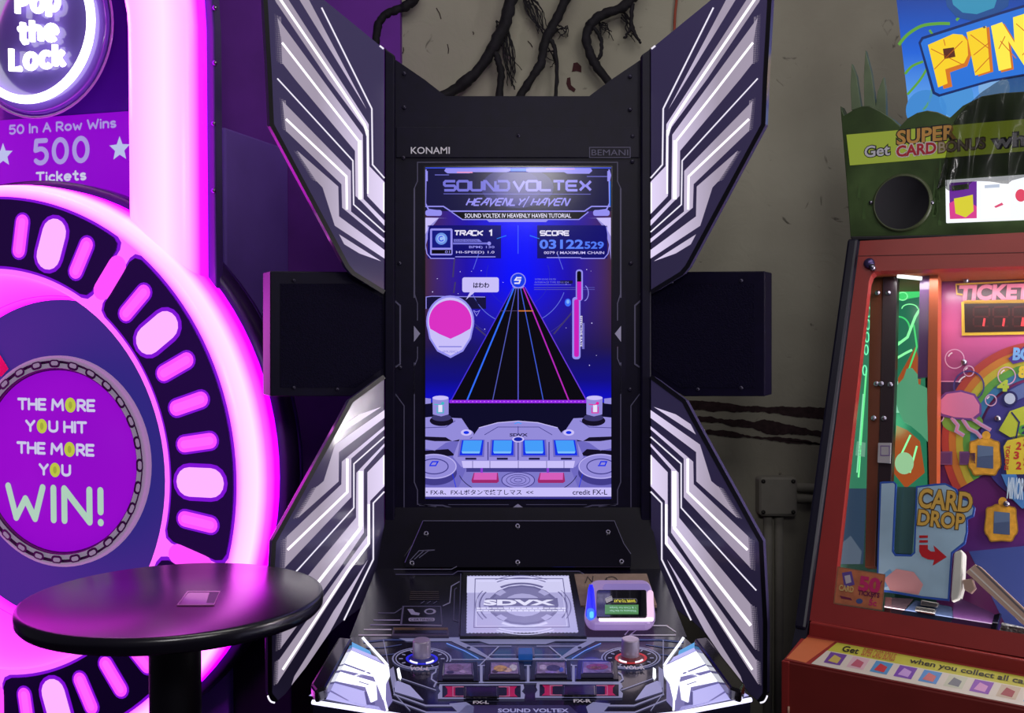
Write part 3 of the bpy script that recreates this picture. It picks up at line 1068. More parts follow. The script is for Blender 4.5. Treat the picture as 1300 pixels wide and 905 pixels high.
a.line([(748, 796), (764, 797), (777, 785)], 1.4, gl)
a.build('shelf_lines', cab)
slot = prism('card_slot_strip', S2, [(499, 796), (569.5, 796), (570, 806.5), (497.5, 806.5)], .006, .006, mat('slot_violet', (70, 60, 92), .4), cab, .001)
a = Art(S2, .0065)
a.poly([(500, 796.5), (568.5, 796.5), (568.7, 799.5), (499.5, 799.5)], mat('brass', (140, 112, 70), .35, .7))
a.poly([(501, 800), (567, 800), (567, 804), (500, 804)], M_BLACK)
a.text('INSERT', 527, 797.1, 537, 799, M_BLACK, 1)
a.build('slot_face', slot)

# lit title plate
tp = prism('title_plate_frame', S2, [(587, 726), (738, 726), (745, 807.5), (583.5, 807.5)], .006, .008, M_BLACK, cab, .001)
a = Art(S2, .0068)
p_l = glow((168, 164, 212), 1.0, .15)
p_hi = glow((205, 202, 240), 1.0, .15)
p_d = glow((104, 100, 148), 1.0, .15)
TL, TR, BR, BL = (593, 730.4), (721.5, 730), (733.8, 802.4), (591.7, 803)


def tq(fx, fy):
    x = (TL[0] + (TR[0] - TL[0]) * fx) * (1 - fy) + (BL[0] + (BR[0] - BL[0]) * fx) * fy
    y = (TL[1] + (TR[1] - TL[1]) * fx) * (1 - fy) + (BL[1] + (BR[1] - BL[1]) * fx) * fy
    return x, y


def tzig(n, x0, y0, x1, y1):
    return [tq(x0 + (x1 - x0) * i / n + (.006 if i % 2 and x0 == x1 else 0), y0 + (y1 - y0) * i / n + (.012 if i % 2 and y0 == y1 else 0)) for i in range(n)]


a.poly(tzig(60, 0, 0, 1, 0) + tzig(40, 1, 0, 1, 1) + tzig(60, 1, 1, 0, 1) + tzig(40, 0, 1, 0, 0), p_l)
a.poly([tq(0, .02), tq(1, .02), tq(1, .3), tq(0, .3)], p_hi, 1)


def tarc(r0, r1, d0, d1, m, ly):
    n = 16
    o = [tq(.53 + .5 * r1 * math.cos(math.radians(d0 + (d1 - d0) * i / n)), .52 + .5 * 1.06 * r1 * math.sin(math.radians(d0 + (d1 - d0) * i / n))) for i in range(n + 1)]
    q = [tq(.53 + .5 * r0 * math.cos(math.radians(d1 - (d1 - d0) * i / n)), .52 + .5 * 1.06 * r0 * math.sin(math.radians(d1 - (d1 - d0) * i / n))) for i in range(n + 1)]
    a.poly(o + q, m, ly)


tarc(0, .66, 0, 359.9, p_d, 2)
tarc(0, .60, 0, 359.9, glow((120, 116, 164), 1, .15), 3)
tarc(0, .38, 0, 359.9, p_l, 4)
for c0 in (-90, 90):
    tarc(.68, .74, c0 - 35, c0 + 35, p_d if c0 < 0 else p_hi, 4)
    tarc(.88, .91, c0 - 32, c0 + 32, p_d if c0 < 0 else p_hi, 4)
    tarc(.96, .985, c0 - 32, c0 + 32, p_d if c0 < 0 else p_hi, 4)
for c0 in (0, 180):
    tarc(.80, .83, c0 - 32, c0 + 32, p_d, 4)
    tarc(.88, .90, c0 - 32, c0 + 32, p_d, 4)
for c0 in (-45, 45, 135, 225):
    tarc(.52, .64, c0 - 9, c0 + 9, p_l, 4)
fr_ = [tq(.08, .06), tq(.94, .06), tq(.93, .91), tq(.07, .91)]
a.line(fr_, 1.1, p_d, 5, True)
a.line([tq(.1, .08), tq(.92, .08), tq(.91, .89), tq(.09, .89)], .6, p_hi, 5, True)
a.poly([tq(.18, .40), tq(.86, .40), tq(.86, .54), tq(.16, .54)], p_d, 6)
a.text('SDVX', 614, 761, 704, 768.3, glow((226, 224, 250), 1, .15), 7, .05)
for yy in (772, 775):
    a.line([(605, yy), (718, yy)], 1.3, glow((226, 224, 250), 1, .15), 7)
    for i in range(15):
        a.line([(610 + i * 7.3 + (3 if yy > 773 else 0), yy - .8), (610 + i * 7.3 + (3 if yy > 773 else 0), yy + .8)], .7, p_d, 8)
a.build('title_plate', tp, 'lit lavender plate with round emblem and title')

# ---- main control deck
front = [(397, 888), (500, 904), (560, 913), (754, 913), (858, 903), (953, 885)]
deck = prism('control_deck', S3, [(446, 808.5), (868, 808.5), (948, 878)] + front[::-1] + [(398, 882)], 0, .03, mat('deck_navy', (26, 24, 44), .18, coat=.6), cab)
d_line = glow((122, 122, 168), .75, .3, .15)  # deck print given emission to brighten it
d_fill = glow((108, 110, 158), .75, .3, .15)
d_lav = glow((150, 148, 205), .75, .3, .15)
d_lit = glow((240, 242, 255), 1.5, .3, .3)
d_lit2 = glow((176, 172, 236), 1.0, .3, .2)
d_cy = glow((60, 150, 215), 1.0, .3, .1)
a = Art(S3, .0005)
a.poly([(503, 809), (811, 809), (792, 814), (706, 813.5), (693, 817.5), (621, 817.5), (608, 813.5), (516, 814)], d_fill, 2)
a.poly([(655, 810.5), (664, 810.5), (661, 813), (657, 813)], mat('deck_pale', (170, 170, 205), .4), 3)
for f_ in (lambda p: p, mir_deck):
    # white glare region at the deck's end, painted as emissive tracks
    a.poly(f_([(846, 842), (886, 816), (946, 879), (858, 903), (846, 890)]), glow((112, 106, 176), .8, .3, .15), 2)
    a.poly(f_([(842, 846), (893, 822), (900, 831), (911, 848), (864, 859), (861, 872), (858, 888), (855, 890), (850, 868), (843, 858)]), d_lit, 3)
    a.poly(f_([(862, 866), (913, 850), (921, 863), (877, 872), (874, 892), (865, 888)]), d_lit, 3)
    a.poly(f_([(879, 877), (922, 865), (926, 873), (898, 891), (880, 895)]), d_lit2, 3)
    a.poly(f_([(899, 892), (928, 875), (945, 879), (930, 886)]), d_lit2, 3)
    a.poly(f_([(865, 897), (946, 880), (951, 883), (862, 902)]), d_lit2, 2)
    a.line(f_([(868, 809), (862, 818), (848, 837), (843, 845)]), 3.2, d_lit, 4)
    a.line(f_([(856, 884), (855, 902)]), 2.6, d_lit, 4)
    a.poly(f_([(862, 826), (886, 813), (893, 821), (860, 836)]), d_cy, 3)
    a.poly(f_([(855, 834), (888, 819), (892, 822), (850, 841)]), d_lit2, 4)
    a.line(f_([(867, 855), (905, 840), (912, 846)]), 2.0, glow((92, 88, 150), 1, .3, .1), 5)
    a.line(f_([(870, 852), (888, 858)]), 1.2, d_lit, 6)
    a.line(f_([(872, 869), (884, 865)]), 1.2, glow((92, 88, 150), 1, .3, .1), 5)
    a.line(f_([(878, 878), (878, 893), (869, 893)]), 3.2, glow((70, 66, 130), 1, .3, .1), 5)
    a.line(f_([(880, 876), (918, 864)]), 2.0, glow((92, 88, 150), 1, .3, .1), 5)
    # inner grey line work
    a.line(f_([(842, 812), (842, 880), (826, 902)]), 1.0, d_line, 2)
    a.poly(f_([(836, 846), (842, 850), (842, 874), (836, 868)]), d_line, 2)
    a.poly(f_([(829, 847), (832.5, 849), (833, 860), (830.5, 863), (828.6, 860)]), d_lit, 3)
    a.poly(f_([(820, 870), (834, 864), (839, 866), (841, 878), (806, 889)]), d_lav, 2)
    a.line(f_([(788, 876), (832, 860)]), 1.1, d_line, 2)
    a.line(f_([(752, 895.5), (805, 895.5), (843, 881)]), 2.0, d_line, 2)
    a.line(f_([(760, 904), (806, 904), (846, 888)]), 1.8, d_line, 2)
    a.poly(f_([(744, 897), (753, 891), (775, 893), (765, 905), (748, 909)]), d_fill, 2)
    a.line(f_([(697, 820), (727, 845)]), 1.3, d_line, 3)
    a.poly(f_([(728, 822), (747, 813), (756, 814), (714, 836), (709, 836)]), d_fill, 2)
    a.ell(*f_([(736, 822)])[0], 2.6, 1.5, M_BLACK, 3, 12)
    a.line(f_([(674, 836), (712, 836)]), 1.3, d_line, 3)
    a.line(f_([(678, 831), (712, 831)]), .8, d_line, 3)
    a.line(f_([(681, 820), (735, 820)]), .8, d_line, 3)
    a.line(f_([(810, 812), (838, 812), (868, 815)]), 2.2, mat('deck_blue', (72, 92, 150), .4), 1)
    a.line(f_([(820, 818), (845, 822), (866, 822)]), 1.2, mat('deck_blue', (72, 92, 150), .4), 1)
    a.line(f_([(815, 828), (850, 832)]), 1.2, mat('deck_blue', (72, 92, 150), .4), 1)
    a.line(f_([(726, 836), (742, 826), (763, 816.5)]), 1.3, glow((90, 130, 220), 1, .3), 4)
    a.line(f_([(790, 872), (786, 866), (780, 866)]), 2, d_line, 3)
    a.line(f_([(657, 866), (786, 866), (791, 862), (789, 856), (784, 853), (778, 838)]), 1.8, d_line, 3)
    a.line(f_([(657.5, 837), (776, 837)]), 1.0, d_line, 2)
for x in (611, 670.5, 728):
    a.line([(x, 845), (x, 865.5)], 3.2, d_line, 3)
    a.line([(x - 7, 845), (x - 6, 862)], 1.0, d_line, 3)
    a.line([(x + 7, 845), (x + 6, 862)], 1.0, d_line, 3)
    a.line([(x - 7, 844.5), (x + 7, 844.5)], 1.0, d_line, 3)
a.poly([(592, 895), (722, 895), (738, 909), (578, 909)], mat('deck_violet', (62, 56, 104), .4), 2)
a.text('SOUND VOLTEX', 632, 899.3, 722, 904.3, d_lav, 4, .03)
# dials
for cx, cy, col in ((535.5, 836, (26, 30, 225)), (801, 835, (190, 34, 40))):
    a.ell(cx, cy, 38, 14.6, d_fill, 4)
    a.ell(cx, cy, 36, 13.6, M_BLACK, 5)
    a.arc(cx, cy, 33, 12.4, 1.4, d_line, 6, 0, 360)
    a.ell(cx, cy, 28, 10.6, M_BLACK, 7)
    for k_ in range(12):
        t = 2 * PI * k_ / 12
        a.line([(cx + 24 * math.cos(t), cy + 9.4 * math.sin(t)), (cx + 29 * math.cos(t), cy + 11.2 * math.sin(t))], 1.2, d_line, 8)
    a.ell(cx, cy, 20.5, 7.6, glow(col, .9), 9)
    a.ell(cx, cy, 17, 5.8, glow(tuple(min(255, int(v * .4)) for v in col), 1), 10)
    a.arc(cx, cy + .6, 15.5, 5.2, 2.2, glow((240, 235, 255), 1.2), 11, 15, 70)
    a.arc(cx, cy + .6, 15.5, 5.2, 2.2, glow((240, 235, 255), 1.2), 11, 110, 165)
a.text('VOL-L', 520, 846.4, 545.5, 851, M_WHITEPRINT, 12, .05)
a.text('VOL-R', 792, 845, 818.5, 849.6, M_WHITEPRINT, 12, .05)
# FX frames
for x0, x1, y0, y1 in ((558, 664.5, 868.5, 887), (681.5, 789, 867, 885.5)):
    a.poly([(x0, y0), (x1, y0), (x1 + 1, y0 + 5), (x1 - 2, y0 + 9), (x1 + 2, y0 + 13), (x1 + 1, y1), (x0 - 2, y1), (x0 - 2, y0 + 13), (x0 + 1, y0 + 9), (x0 - 1, y0 + 5)], d_line, 5)
    a.rect(x0 + 3.5, y0 + 1.6, x1 - 3.5, y1 - 1.8, M_BLACK, 6)
    pk = mat('deck_hot_pink', (226, 30, 104), .4)
    for xa, xb, s_ in ((x0 + 7, x0 + 22, 1), (x1 - 8, x1 - 23, -1)):
        a.poly([(xa, y0 + 2.6), (xb, y0 + 2.6), (xb, y1 - 2.6), (xa - s_, y1 - 2.6), (xa + 3 * s_, y1 - 6), (xa + 3 * s_, y0 + 6)], pk, 7)
    a.frame(x0 + 17, y0 + 3.2, x1 - 18, y1 - 3.4, 1.1, mat('pink_line', (240, 150, 190), .4), 8)
    a.rect(x0 + 20, y0 + 4.2, x1 - 21, y1 - 4.4, M_BLACK, 9)
a.text('FX-L', 600.5, 889.4, 620.8, 893.3, M_WHITEPRINT, 6, .04)
a.text('FX-R', 728, 887.4, 750.5, 891.6, M_WHITEPRINT, 6, .04)
a.build('deck_graphics', deck, 'printed circuit graphics with white glare tracks')

# glowing front edge of the deck
pts = [S3.P(x, y, 0) + Vector((0, -.003, -.0025)) for x, y in front]
tubes('edge_light', [(pts, .0034)], glow((225, 220, 255), 1.6), cab, 8, 'white glowing strip along the deck front')
prism('deck_apron', S3, [(x, y + 2.4) for x, y in front] + [(940, 879), (410, 881)], -.016, .05, M_BLACK_SATIN, cab)

# black shiny side guards
for f_ in (lambda p: p, mir_deck):
    prism('side_guard', S3, f_([(881, 810), (898, 808), (946, 868), (941, 877), (926, 872)]), .022, .02, mat('guard_black', (26, 24, 28), .16, .3, coat=1), cab, .004)

# four square picture buttons
def bt(x0, x1, y0, y1, pats):
    mx_ = (x0 + x1) / 2
    b_ = prism('button', S3, [(x0 - 6, y0 - 1.5), (x1 + 6, y0 - 1.5), (x1 + 8, y1 + 7), (x0 - 8, y1 + 7)], .004, .004, M_BLACK, cab, .001)
    c_ = prism('button_cap', S3, [(x0, y0), (x1, y0), (x1 + 1.5, y1), (x0 - 1.5, y1)], .011, .007, mat('cap_edge', (64, 58, 92), .15, coat=.8), b_, .0012)
    q = Art(S3, .0116)
    q.poly([(x0 + 2, y0 + 1.2), (x1 - 2, y0 + 1.2), (x1 - 1, y1 - 1.5), (x0 + 1, y1 - 1.5)], mat('cap_picture_violet', (150, 130, 180), .3, noise=.45, nscale=120), 0)
    for ex, ey, rx, ry, col in pats:
        q.ell(mx_ + ex, (y0 + y1) / 2 + ey, rx, ry, mat('cap_tint_%d_%d_%d' % col, tuple(min(255, int(c * 1.35)) for c in col), .25, noise=.3, nscale=200), 1, 14)
    q.build('cap_picture', c_)


bt(563, 600, 841, 857.5, [(-3, -2, 10, 4.5, (104, 84, 116)), (6, 3, 5, 2.2, (140, 124, 160)), (-10, 4, 5, 2, (52, 44, 78))])
bt(622, 659, 840, 856.5, [(-5, 0, 9, 4, (166, 132, 82)), (4, 2, 6, 2.8, (196, 150, 140)), (11, -1, 5, 4, (170, 170, 200)), (-12, 4, 4, 2, (60, 44, 60))])
bt(680.5, 718.5, 839.7, 856, [(3, 0, 9, 4, (56, 50, 92)), (-10, -1, 5, 3.4, (150, 140, 172)), (13, 2, 3, 3, (60, 78, 170)), (0, 5, 8, 1.6, (120, 104, 176))])
bt(739, 777.5, 839.2, 855.3, [(0, -1, 14, 4, (112, 52, 62)), (-2, 0, 7, 2, (176, 130, 110)), (6, 4, 10, 1.8, (92, 84, 112))])
# start button, FX buttons
st_ = prism('start_button', S3, [(656, 821), (678, 821), (679, 832), (655.5, 832)], .004, .004, mat('start_frame', (112, 110, 150), .3), cab, .001)
prism('start_cap', S3, [(658.5, 822), (675.5, 822), (676.3, 830.5), (658, 830.5)], .012, .01, glow((16, 62, 130), 1.0, .2), st_, .001, 'glowing blue cap')
for x0, x1, y0, y1 in ((591, 631, 871, 884), (716, 755, 869.5, 882)):
    f_ = prism('effect_button', S3, [(x0 - 2, y0 - .5), (x1 + 2, y0 - .5), (x1 + 2.5, y1 + .8), (x0 - 2.5, y1 + .8)], .004, .004, M_BLACK, cab, .0008)
    prism('effect_cap', S3, [(x0, y0), (x1, y0), (x1 + .6, y1), (x0 - .6, y1)], .008, .004, mat('effect_black', (18, 14, 22), .2, coat=.6), f_, .001)
# the two turning knobs
M_KNOB = mat('knob_grey', (176, 164, 190), .3, .25, noise=.1, nscale=40)
for cx, cy in ((535.5, 835), (800, 833.5)):
    u, v = S3.uv(cx, cy, 0)
    kn = lathe('volume_knob', S3, (u, v), [(.0001, .0305), (.0128, .0305), (.0142, .0292), (.0148, .004), (.0155, .0015), (.0155, .0005)], M_KNOB, cab, 56, smooth=False)
    for q_ in range(20):
        t = 2 * PI * q_ / 20
        pass

# console body under the decks, down to the floor
xc = at(MX, 420, DP).x
side = Plane((xc + .27, 0, 0), (0, 1, 0), (0, 0, 1))
prof = [(2.19, 1.08), (2.14, .97), (1.74, .945), (1.56, .925), (1.6, .84), (1.82, .76), (1.86, .0), (2.6, .0), (2.6, 1.095)]
prism_uv('console_body', side, prof, 0, .54, M_BLACK_SATIN, cab)

# ---- wings (each a dark acrylic plate with edge-lit stripes)
def wing_stripe_mat(name, hi, lo):
    m = bpy.data.materials.new(name)
    m.use_nodes = True
    nt = m.node_tree
    b = nt.nodes['Principled BSDF']
    b.inputs['Base Color'].default_value = (.05, .05, .05, 1)
    b.inputs['Roughness'].default_value = .15
    g = nt.nodes.new('ShaderNodeTexCoord')
    sp = nt.nodes.new('ShaderNodeSeparateXYZ')
    nt.links.new(g.outputs['Object'], sp.inputs[0])
    s1 = nt.nodes.new('ShaderNodeMath'); s1.operation = 'SUBTRACT'; s1.inputs[1].default_value = xc
    ab = nt.nodes.new('ShaderNodeMath'); ab.operation = 'ABSOLUTE'
    mr = nt.nodes.new('ShaderNodeMapRange')
    mr.inputs['From Min'].default_value = .285; mr.inputs['From Max'].default_value = .40
    r = nt.nodes.new('ShaderNodeMixRGB')
    r.inputs[1].default_value = (*lin(hi), 1)
    r.inputs[2].default_value = (*lin(lo), 1)
    nt.links.new(sp.outputs['X'], s1.inputs[0])
    nt.links.new(s1.outputs[0], ab.inputs[0])
    nt.links.new(ab.outputs[0], mr.inputs['Value'])
    nt.links.new(mr.outputs[0], r.inputs[0])
    nt.links.new(r.outputs[0], b.inputs['Emission Color'])
    b.inputs['Emission Strength'].default_value = 1.0
    return m


W_BAND = wing_stripe_mat('edge_lit_band', (226, 212, 246), (160, 148, 168))  # edge-light falloff painted into the emission, dimmer outward
W_CORE = glow((255, 250, 255), 1.25, .2)
W_THIN = glow((240, 234, 250), 1.0, .2)
W_PLATE = mat('wing_acrylic', (86, 78, 122), .15, coat=.6)

up_out = [(826, 62), (897, 4), (940, -32), (979, -50), (977, 0), (971.5, 98), (969, 158), (872.6, 338), (865, 347), (826, 371)]
up_bands = [
    [(848.8, 138.5), (921.7, 0), (935, -25), (949, -25), (933.7, 0)],
    [(960, -20), (973, -20), (964, 2), (898, 100), (852.8, 161), (849, 169), (848.4, 212), (847.8, 248.7), (826, 271.6), (826, 231), (845, 211), (846, 157.7), (947.6, 0)],
    [(962, 22.5), (957, 50), (955.6, 80), (940, 100), (863.4, 191.5), (862.7, 248.7), (854, 257), (826, 286.5), (826, 279.5), (852.4, 252.7), (853.5, 171)],
    [(955.6, 128), (951, 166), (880.6, 233.8), (879.6, 263.6), (826, 308), (826, 303), (868.3, 268.6), (868.7, 217)],
    [(937, 191), (932, 200), (912, 230), (904.5, 238), (889, 286.5), (826, 328), (826, 317.3), (883.6, 274.6), (884.6, 236.8)],
    [(830, 331.6), (883.6, 297.4), (877, 310), (857.7, 321.7)],
]
up_thin = [([(905.8, 9.5), (842, 138), (841, 209), (826, 226)], 1.9), ([(962, 99.5), (866, 204), (865, 259.6), (826, 294.5)], 1.7), ([(827, 62), (832, 58)], 2.2)]
up_core = [([(970, -20), (957.6, 0), (876, 120), (851, 158), (847.3, 172)], 4), ([(847, 165), (847, 246)], 2.4), ([(956, 54), (905, 120), (857, 181)], 3.6), ([(857.3, 178), (856.6, 253)], 6), ([(951, 151), (874.2, 224), (873.6, 266)], 3.6), ([(826.8, 232), (826.8, 270)], 1.5)]
up_half = [((958, 22), (955.5, 82), 9, (1, -.9)), ((952, 128), (949, 168), 8, (1, -.9)), ((934, 194), (911, 231), 8, (1, -.6)), ((963, -14), (958, 8), 6, (1, -.9))]
lo_out = [(826, 478), (868, 509), (884, 539), (966, 687.5), (971.4, 790), (971, 881), (963, 891), (951, 881), (893, 802), (879.6, 789.5), (836.5, 757.8), (826, 750)]
lo_bands = [
    [(830, 516.5), (858, 526), (876.7, 538.4), (883.3, 551.3)],
    [(826, 520.5), (888.6, 564.3), (903, 610.6), (912.5, 618.6), (925, 640), (936, 657.5), (884, 611), (883.7, 573.8), (826, 530.4)],
    [(826, 541), (870.7, 578), (880, 586), (880.6, 614.6), (950, 681), (952, 720), (868, 631), (868, 582), (826, 545)],
    [(826, 563), (852, 590), (861.4, 600), (862, 657), (953, 767), (957, 822), (882, 720), (852, 676), (852, 596), (826, 566.6)],
    [(826, 577), (847.5, 599.4), (847.5, 679.6), (868, 708), (960, 838), (961, 866), (868, 722), (844, 690), (844, 635.8), (826, 617)],
    [(846.6, 710), (868, 743), (890, 775), (915, 818), (940, 858), (944, 870), (925, 846), (895, 802), (882, 778)],
]
lo_thin = [([(826, 554.5), (864.7, 588.8), (864.7, 644.4), (933, 720), (960, 749.4)], 1.7), ([(826, 624), (840, 638.5), (840, 710), (877.3, 787.3)], 1.9), ([(860, 504), (868, 509.5)], 1.6)]
lo_core = [([(873, 582), (873, 624.5), (949, 698)], 3.8), ([(856, 598), (856, 670), (953, 794)], 5), ([(845.8, 640), (845.8, 690), (872, 724), (955, 850)], 3.8), ([(856, 598), (856, 668)], 7), ([(826.8, 578), (826.8, 615)], 1.5)]
lo_half = [((912, 618), (936, 657), 8, (1, .6)), ((951, 683), (952.5, 722), 8, (1, .9)), ((954, 768), (957.5, 824), 8, (1, .9)), ((960.5, 838), (961.5, 868), 6, (1, .9))]


def wing(right, upper, lab):
    f_ = (lambda p: p) if right else mir
    D_IN, D_OUT = 2.165, 1.985
    pa, pb = (826, 972)
    A = at(f_([(pa, 0)])[0][0], 420, D_IN)
    B = at(f_([(pb, 0)])[0][0], 420, D_OUT)
    pl = Plane(A, (B - A) if right else (A - B), (0, 0, 1))
    out, bands_, thin, core, half = (up_out, up_bands, up_thin, up_core, up_half) if upper else (lo_out, lo_bands, lo_thin, lo_core, lo_half)
    wp = prism('wing_panel', pl, f_(out), 0, .02, W_PLATE, cab, .0015, lab)
    q = Art(pl, .0006)
    for b_ in bands_:
        q.poly(f_(b_), W_BAND, 0)
    for t_, w_ in thin:
        q.line(f_(t_), w_, W_THIN, 1)
    for t_, w_ in core:
        q.line(f_(t_), w_ * .82, W_CORE, 2)
    for (x0, y0), (x1, y1), wd, _ in half:
        L = math.hypot(x1 - x0, y1 - y0)
        n = int(L / 1.7)
        for c_ in range(5):
            for i in range(n):
                t = (i + (c_ % 2) * .5) / n
                x, y = x0 + (x1 - x0) * t + c_ * wd / 5, y0 + (y1 - y0) * t + (_[1] * c_ * wd / 5 * .6)
                r_ = .78 - c_ * .12
                q.poly(f_([(x - r_, y), (x, y - r_), (x + r_, y), (x, y + r_)]), W_BAND, 0)
    q.build('light_stripes', wp)
    # thick dark border on the outer edge
    edge = out[3:10] if upper else out[0:7]
    q = Art(pl, .0012)
    q.line(f_(edge), 5.5, M_EDGE, 0)
    q.build('edge_border', wp)


wing(True, True, 'upper right wing with striped lights')
wing(True, False, 'lower right wing with striped lights')
wing(False, True, 'upper left wing with striped lights')
wing(False, False, 'lower left wing with striped lights')
# little white tips on the bottom of the lower wings
for f_ in (lambda p: p, mir):
    pts = [at(*q, 1.97) for q in f_([(965, 892), (970, 890.5), (973, 886), (974, 883)])]
    tubes('corner_light', [(smooth_path(pts), .0016)], glow((240, 236, 255), 1.2), cab, 8)

# ---- square loudspeaker boxes behind the wings
for right in (True, False):
    f_ = (lambda p: p) if right else mir
    A = at(f_([(806, 0)])[0][0], 420, 2.182)
    B = at(f_([(976, 0)])[0][0], 420, 2.06)
    pl = Plane(A, (B - A) if right else (A - B), (0, 0, 1)).shift(-.012)
    sp_ = prism('speaker_box', pl, f_([(815, 376), (862, 345), (971, 344), (971, 503), (868, 503), (815, 470), (806, 462), (806, 386)]), 0, .07, M_BLACK_SATIN, cab, .002)
    prism('speaker_grille', pl, f_([(828, 378), (866, 360), (958, 360), (958, 492), (862, 492), (826, 466)]), .0012, .0012, M_MESH, sp_)
    for x, y in ((941, 356), (941, 492), (853, 358), (886, 494)):
        u, v = pl.uv(*f_([(x, y)])[0], 0)
        lathe('screw', pl, (u, v), [(.004, 0), (.0038, .003), (.001, .0034)], mat('black_screw', (62, 58, 78)), sp_, 10)

# ================================================================== CARD READER + CARDBOARD
cb = prism('cardboard_sign', S2, [(729, 728.5), (821, 728), (834, 768), (737, 768)], .008, .005, mat('brown_cardboard', (150, 126, 108), .85, noise=.12, nscale=60))
tag(cb, 'brown cardboard piece with black pen marks tucked behind the glowing card reader', 'sign')
a = Art(S2, .0086)
pen = mat('black_pen', (26, 22, 26), .7)
a.line([(743, 740), (746, 732), (752, 739), (753, 731)], .9, pen)
a.build('pen_mark', cb)
a = Art(S2, .0086)
a.arc(776, 737, 7.5, 5, .9, pen, 0, 180, 360)
a.line([(770, 733), (771, 741)], .9, pen)
a.build('pen_mark', cb)

cr = thing('card_reader', 'small silver swipe card reader with blue and white glow beside lit title plate', 'card reader', S2.P(787, 770, 0))
shell = mat('reader_shell', (176, 168, 206), .3, coat=.5)


def rr(x0, y0, x1, y1, r, top=0.0, n=6):
    pts = []
    for cx, cy, a_ in ((x1 - r - top, y0 + r, -90), (x1 - r, y1 - r, 0), (x0 + r, y1 - r, 90), (x0 + r + top, y0 + r, 180)):
        for i in range(n + 1):
            t = math.radians(a_ + 90 * i / n)
            pts.append((cx + r * math.cos(t), cy + r * math.sin(t)))
    return pts


def reader_shell_mat():
    """frosted shell: glow from inside painted as one even lavender emission"""
    m = bpy.data.materials.new('lit_frosted_shell')
    m.use_nodes = True
    nt = m.node_tree
    b = nt.nodes['Principled BSDF']
    b.inputs['Base Color'].default_value = (*lin((150, 140, 175)), 1)
    b.inputs['Roughness'].default_value = .3
    b.inputs['Emission Color'].default_value = (*lin((170, 130, 205)), 1)
    b.inputs['Emission Strength'].default_value = .4
    return m


body_m = reader_shell_mat()
RP = S2.shift(.0)
prism('reader_body', RP, rr(742, 735.5, 832, 789.5, 13, 4), .026, .0165, body_m, cr, .006)
q = Art(RP, .0264)
q.poly(rr(743.5, 742, 757, 786, 6.2, 3), glow((26, 26, 255), 1.3), 0)  # blue end glow stepped in nested emissive shapes
q.poly(rr(745, 772, 754.5, 787, 4), glow((40, 110, 255), 1.2), 1)
q.poly(rr(748.5, 776, 753.5, 784.5, 2.2), glow((90, 200, 255), 1.2), 2)
q.build('blue_light', cr, 'glowing blue left end')
q = Art(RP, .0264)
q.poly(rr(760, 783.5, 830, 788.8, 2.6, 0), glow((255, 228, 250), 1.5), 1)
q.poly(rr(820.5, 749, 830.5, 788, 4, 1), glow((248, 206, 240), 1.0), 0)
q.poly(rr(765, 741, 826, 750, 4, 1), glow((140, 120, 190), .8), 0)
q.build('white_light', cr, 'glowing white right and lower edge')
prism('reader_screen', RP, rr(757, 748.5, 821.5, 783, 3, .5), .029, .004, mat('reader_black', (14, 12, 22), .12, coat=.8), cr, .001)
q = Art(RP, .0295)
q.rrect(768.5, 759.5, 809, 763.8 + 2, 2.6, mat('reader_grey', (150, 148, 160), .4), 0)
q.rrect(769.3, 760.1, 808.2, 765.1, 2.2, mat('reader_black2', (14, 12, 22), .3), 1)
q.text('SWIPE TO PLAY', 779, 760.8, 806.5, 764.4, glow((235, 225, 80), .9), 2, .02, rot=True)
q.poly([(768, 761), (777, 757.5), (778, 762), (770, 765.5)], mat('card_white', (225, 224, 230), .4), 3)
q.poly([(768, 759.6), (776.4, 756.2), (776.7, 757.2), (768.3, 760.5)], mat('card_white', (225, 224, 230), .4), 3)
q.rect(768, 767.5, 810.5, 779.2, glow((88, 150, 92), .8), 1)
q.text('Welcome to the Fair', 774, 774, 808, 776.6, glow((190, 235, 225), .8), 2, rot=True)
q.text('1 & Click for Swipe', 774, 769.5, 807, 772.4, glow((190, 235, 225), .8), 2, rot=True)
q.build('reader_display', cr, 'green message display with upside-down text')
for nm_, px__, e_, c_ in (('reader_blue_fill', (752, 800), .03, (.06, .06, 1)), ('reader_white_fill', (800, 800), .03, (1, .82, .95))):
    lamp(nm_, 'POINT', S2.P(*px__, .035), e_, c_, .03).data.specular_factor = 0  # unseen lamps added to tint the surface before the reader

# ================================================================== PADLOCK TICKET MACHINE (left)
D0 = 2.42
LA = math.radians(16.5)
LC = Vector((-.507 * D0, D0, 1.5 - .138 * D0))
LP = Plane(LC, (math.cos(LA), -math.sin(LA), 0), (0, 0, 1))     # ring front plane; N towards the room
R1, R2 = .194 * D0, .2706 * D0
lock = thing('ticket_game_cabinet', 'huge padlock shaped ticket machine glowing magenta behind the round table', 'arcade machine', (LC.x, LC.y, 0))
PINK = (255, 120, 252)
L_PANEL = mat('haze_tinted_black_plastic', (84, 26, 150), .3, coat=.3)  # purple glare haze over black plastic is put into this colour
L_VIOLET = mat('violet_plastic', (96, 30, 160), .25, coat=.6)
VIO_GLOW = glow((128, 10, 214), 1.0, .4)
L_BODY = mat('plum_cabinet', (140, 104, 214), .35, coat=.3, noise=.1, nscale=6)
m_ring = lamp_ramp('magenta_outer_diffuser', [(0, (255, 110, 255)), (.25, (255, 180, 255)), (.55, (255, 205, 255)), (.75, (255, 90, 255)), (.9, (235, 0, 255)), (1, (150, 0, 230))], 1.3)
m_fun = lamp_ramp('magenta_inner_diffuser', [(0, (255, 130, 255)), (.4, (255, 90, 250)), (1, (215, 20, 235))], 1.1)
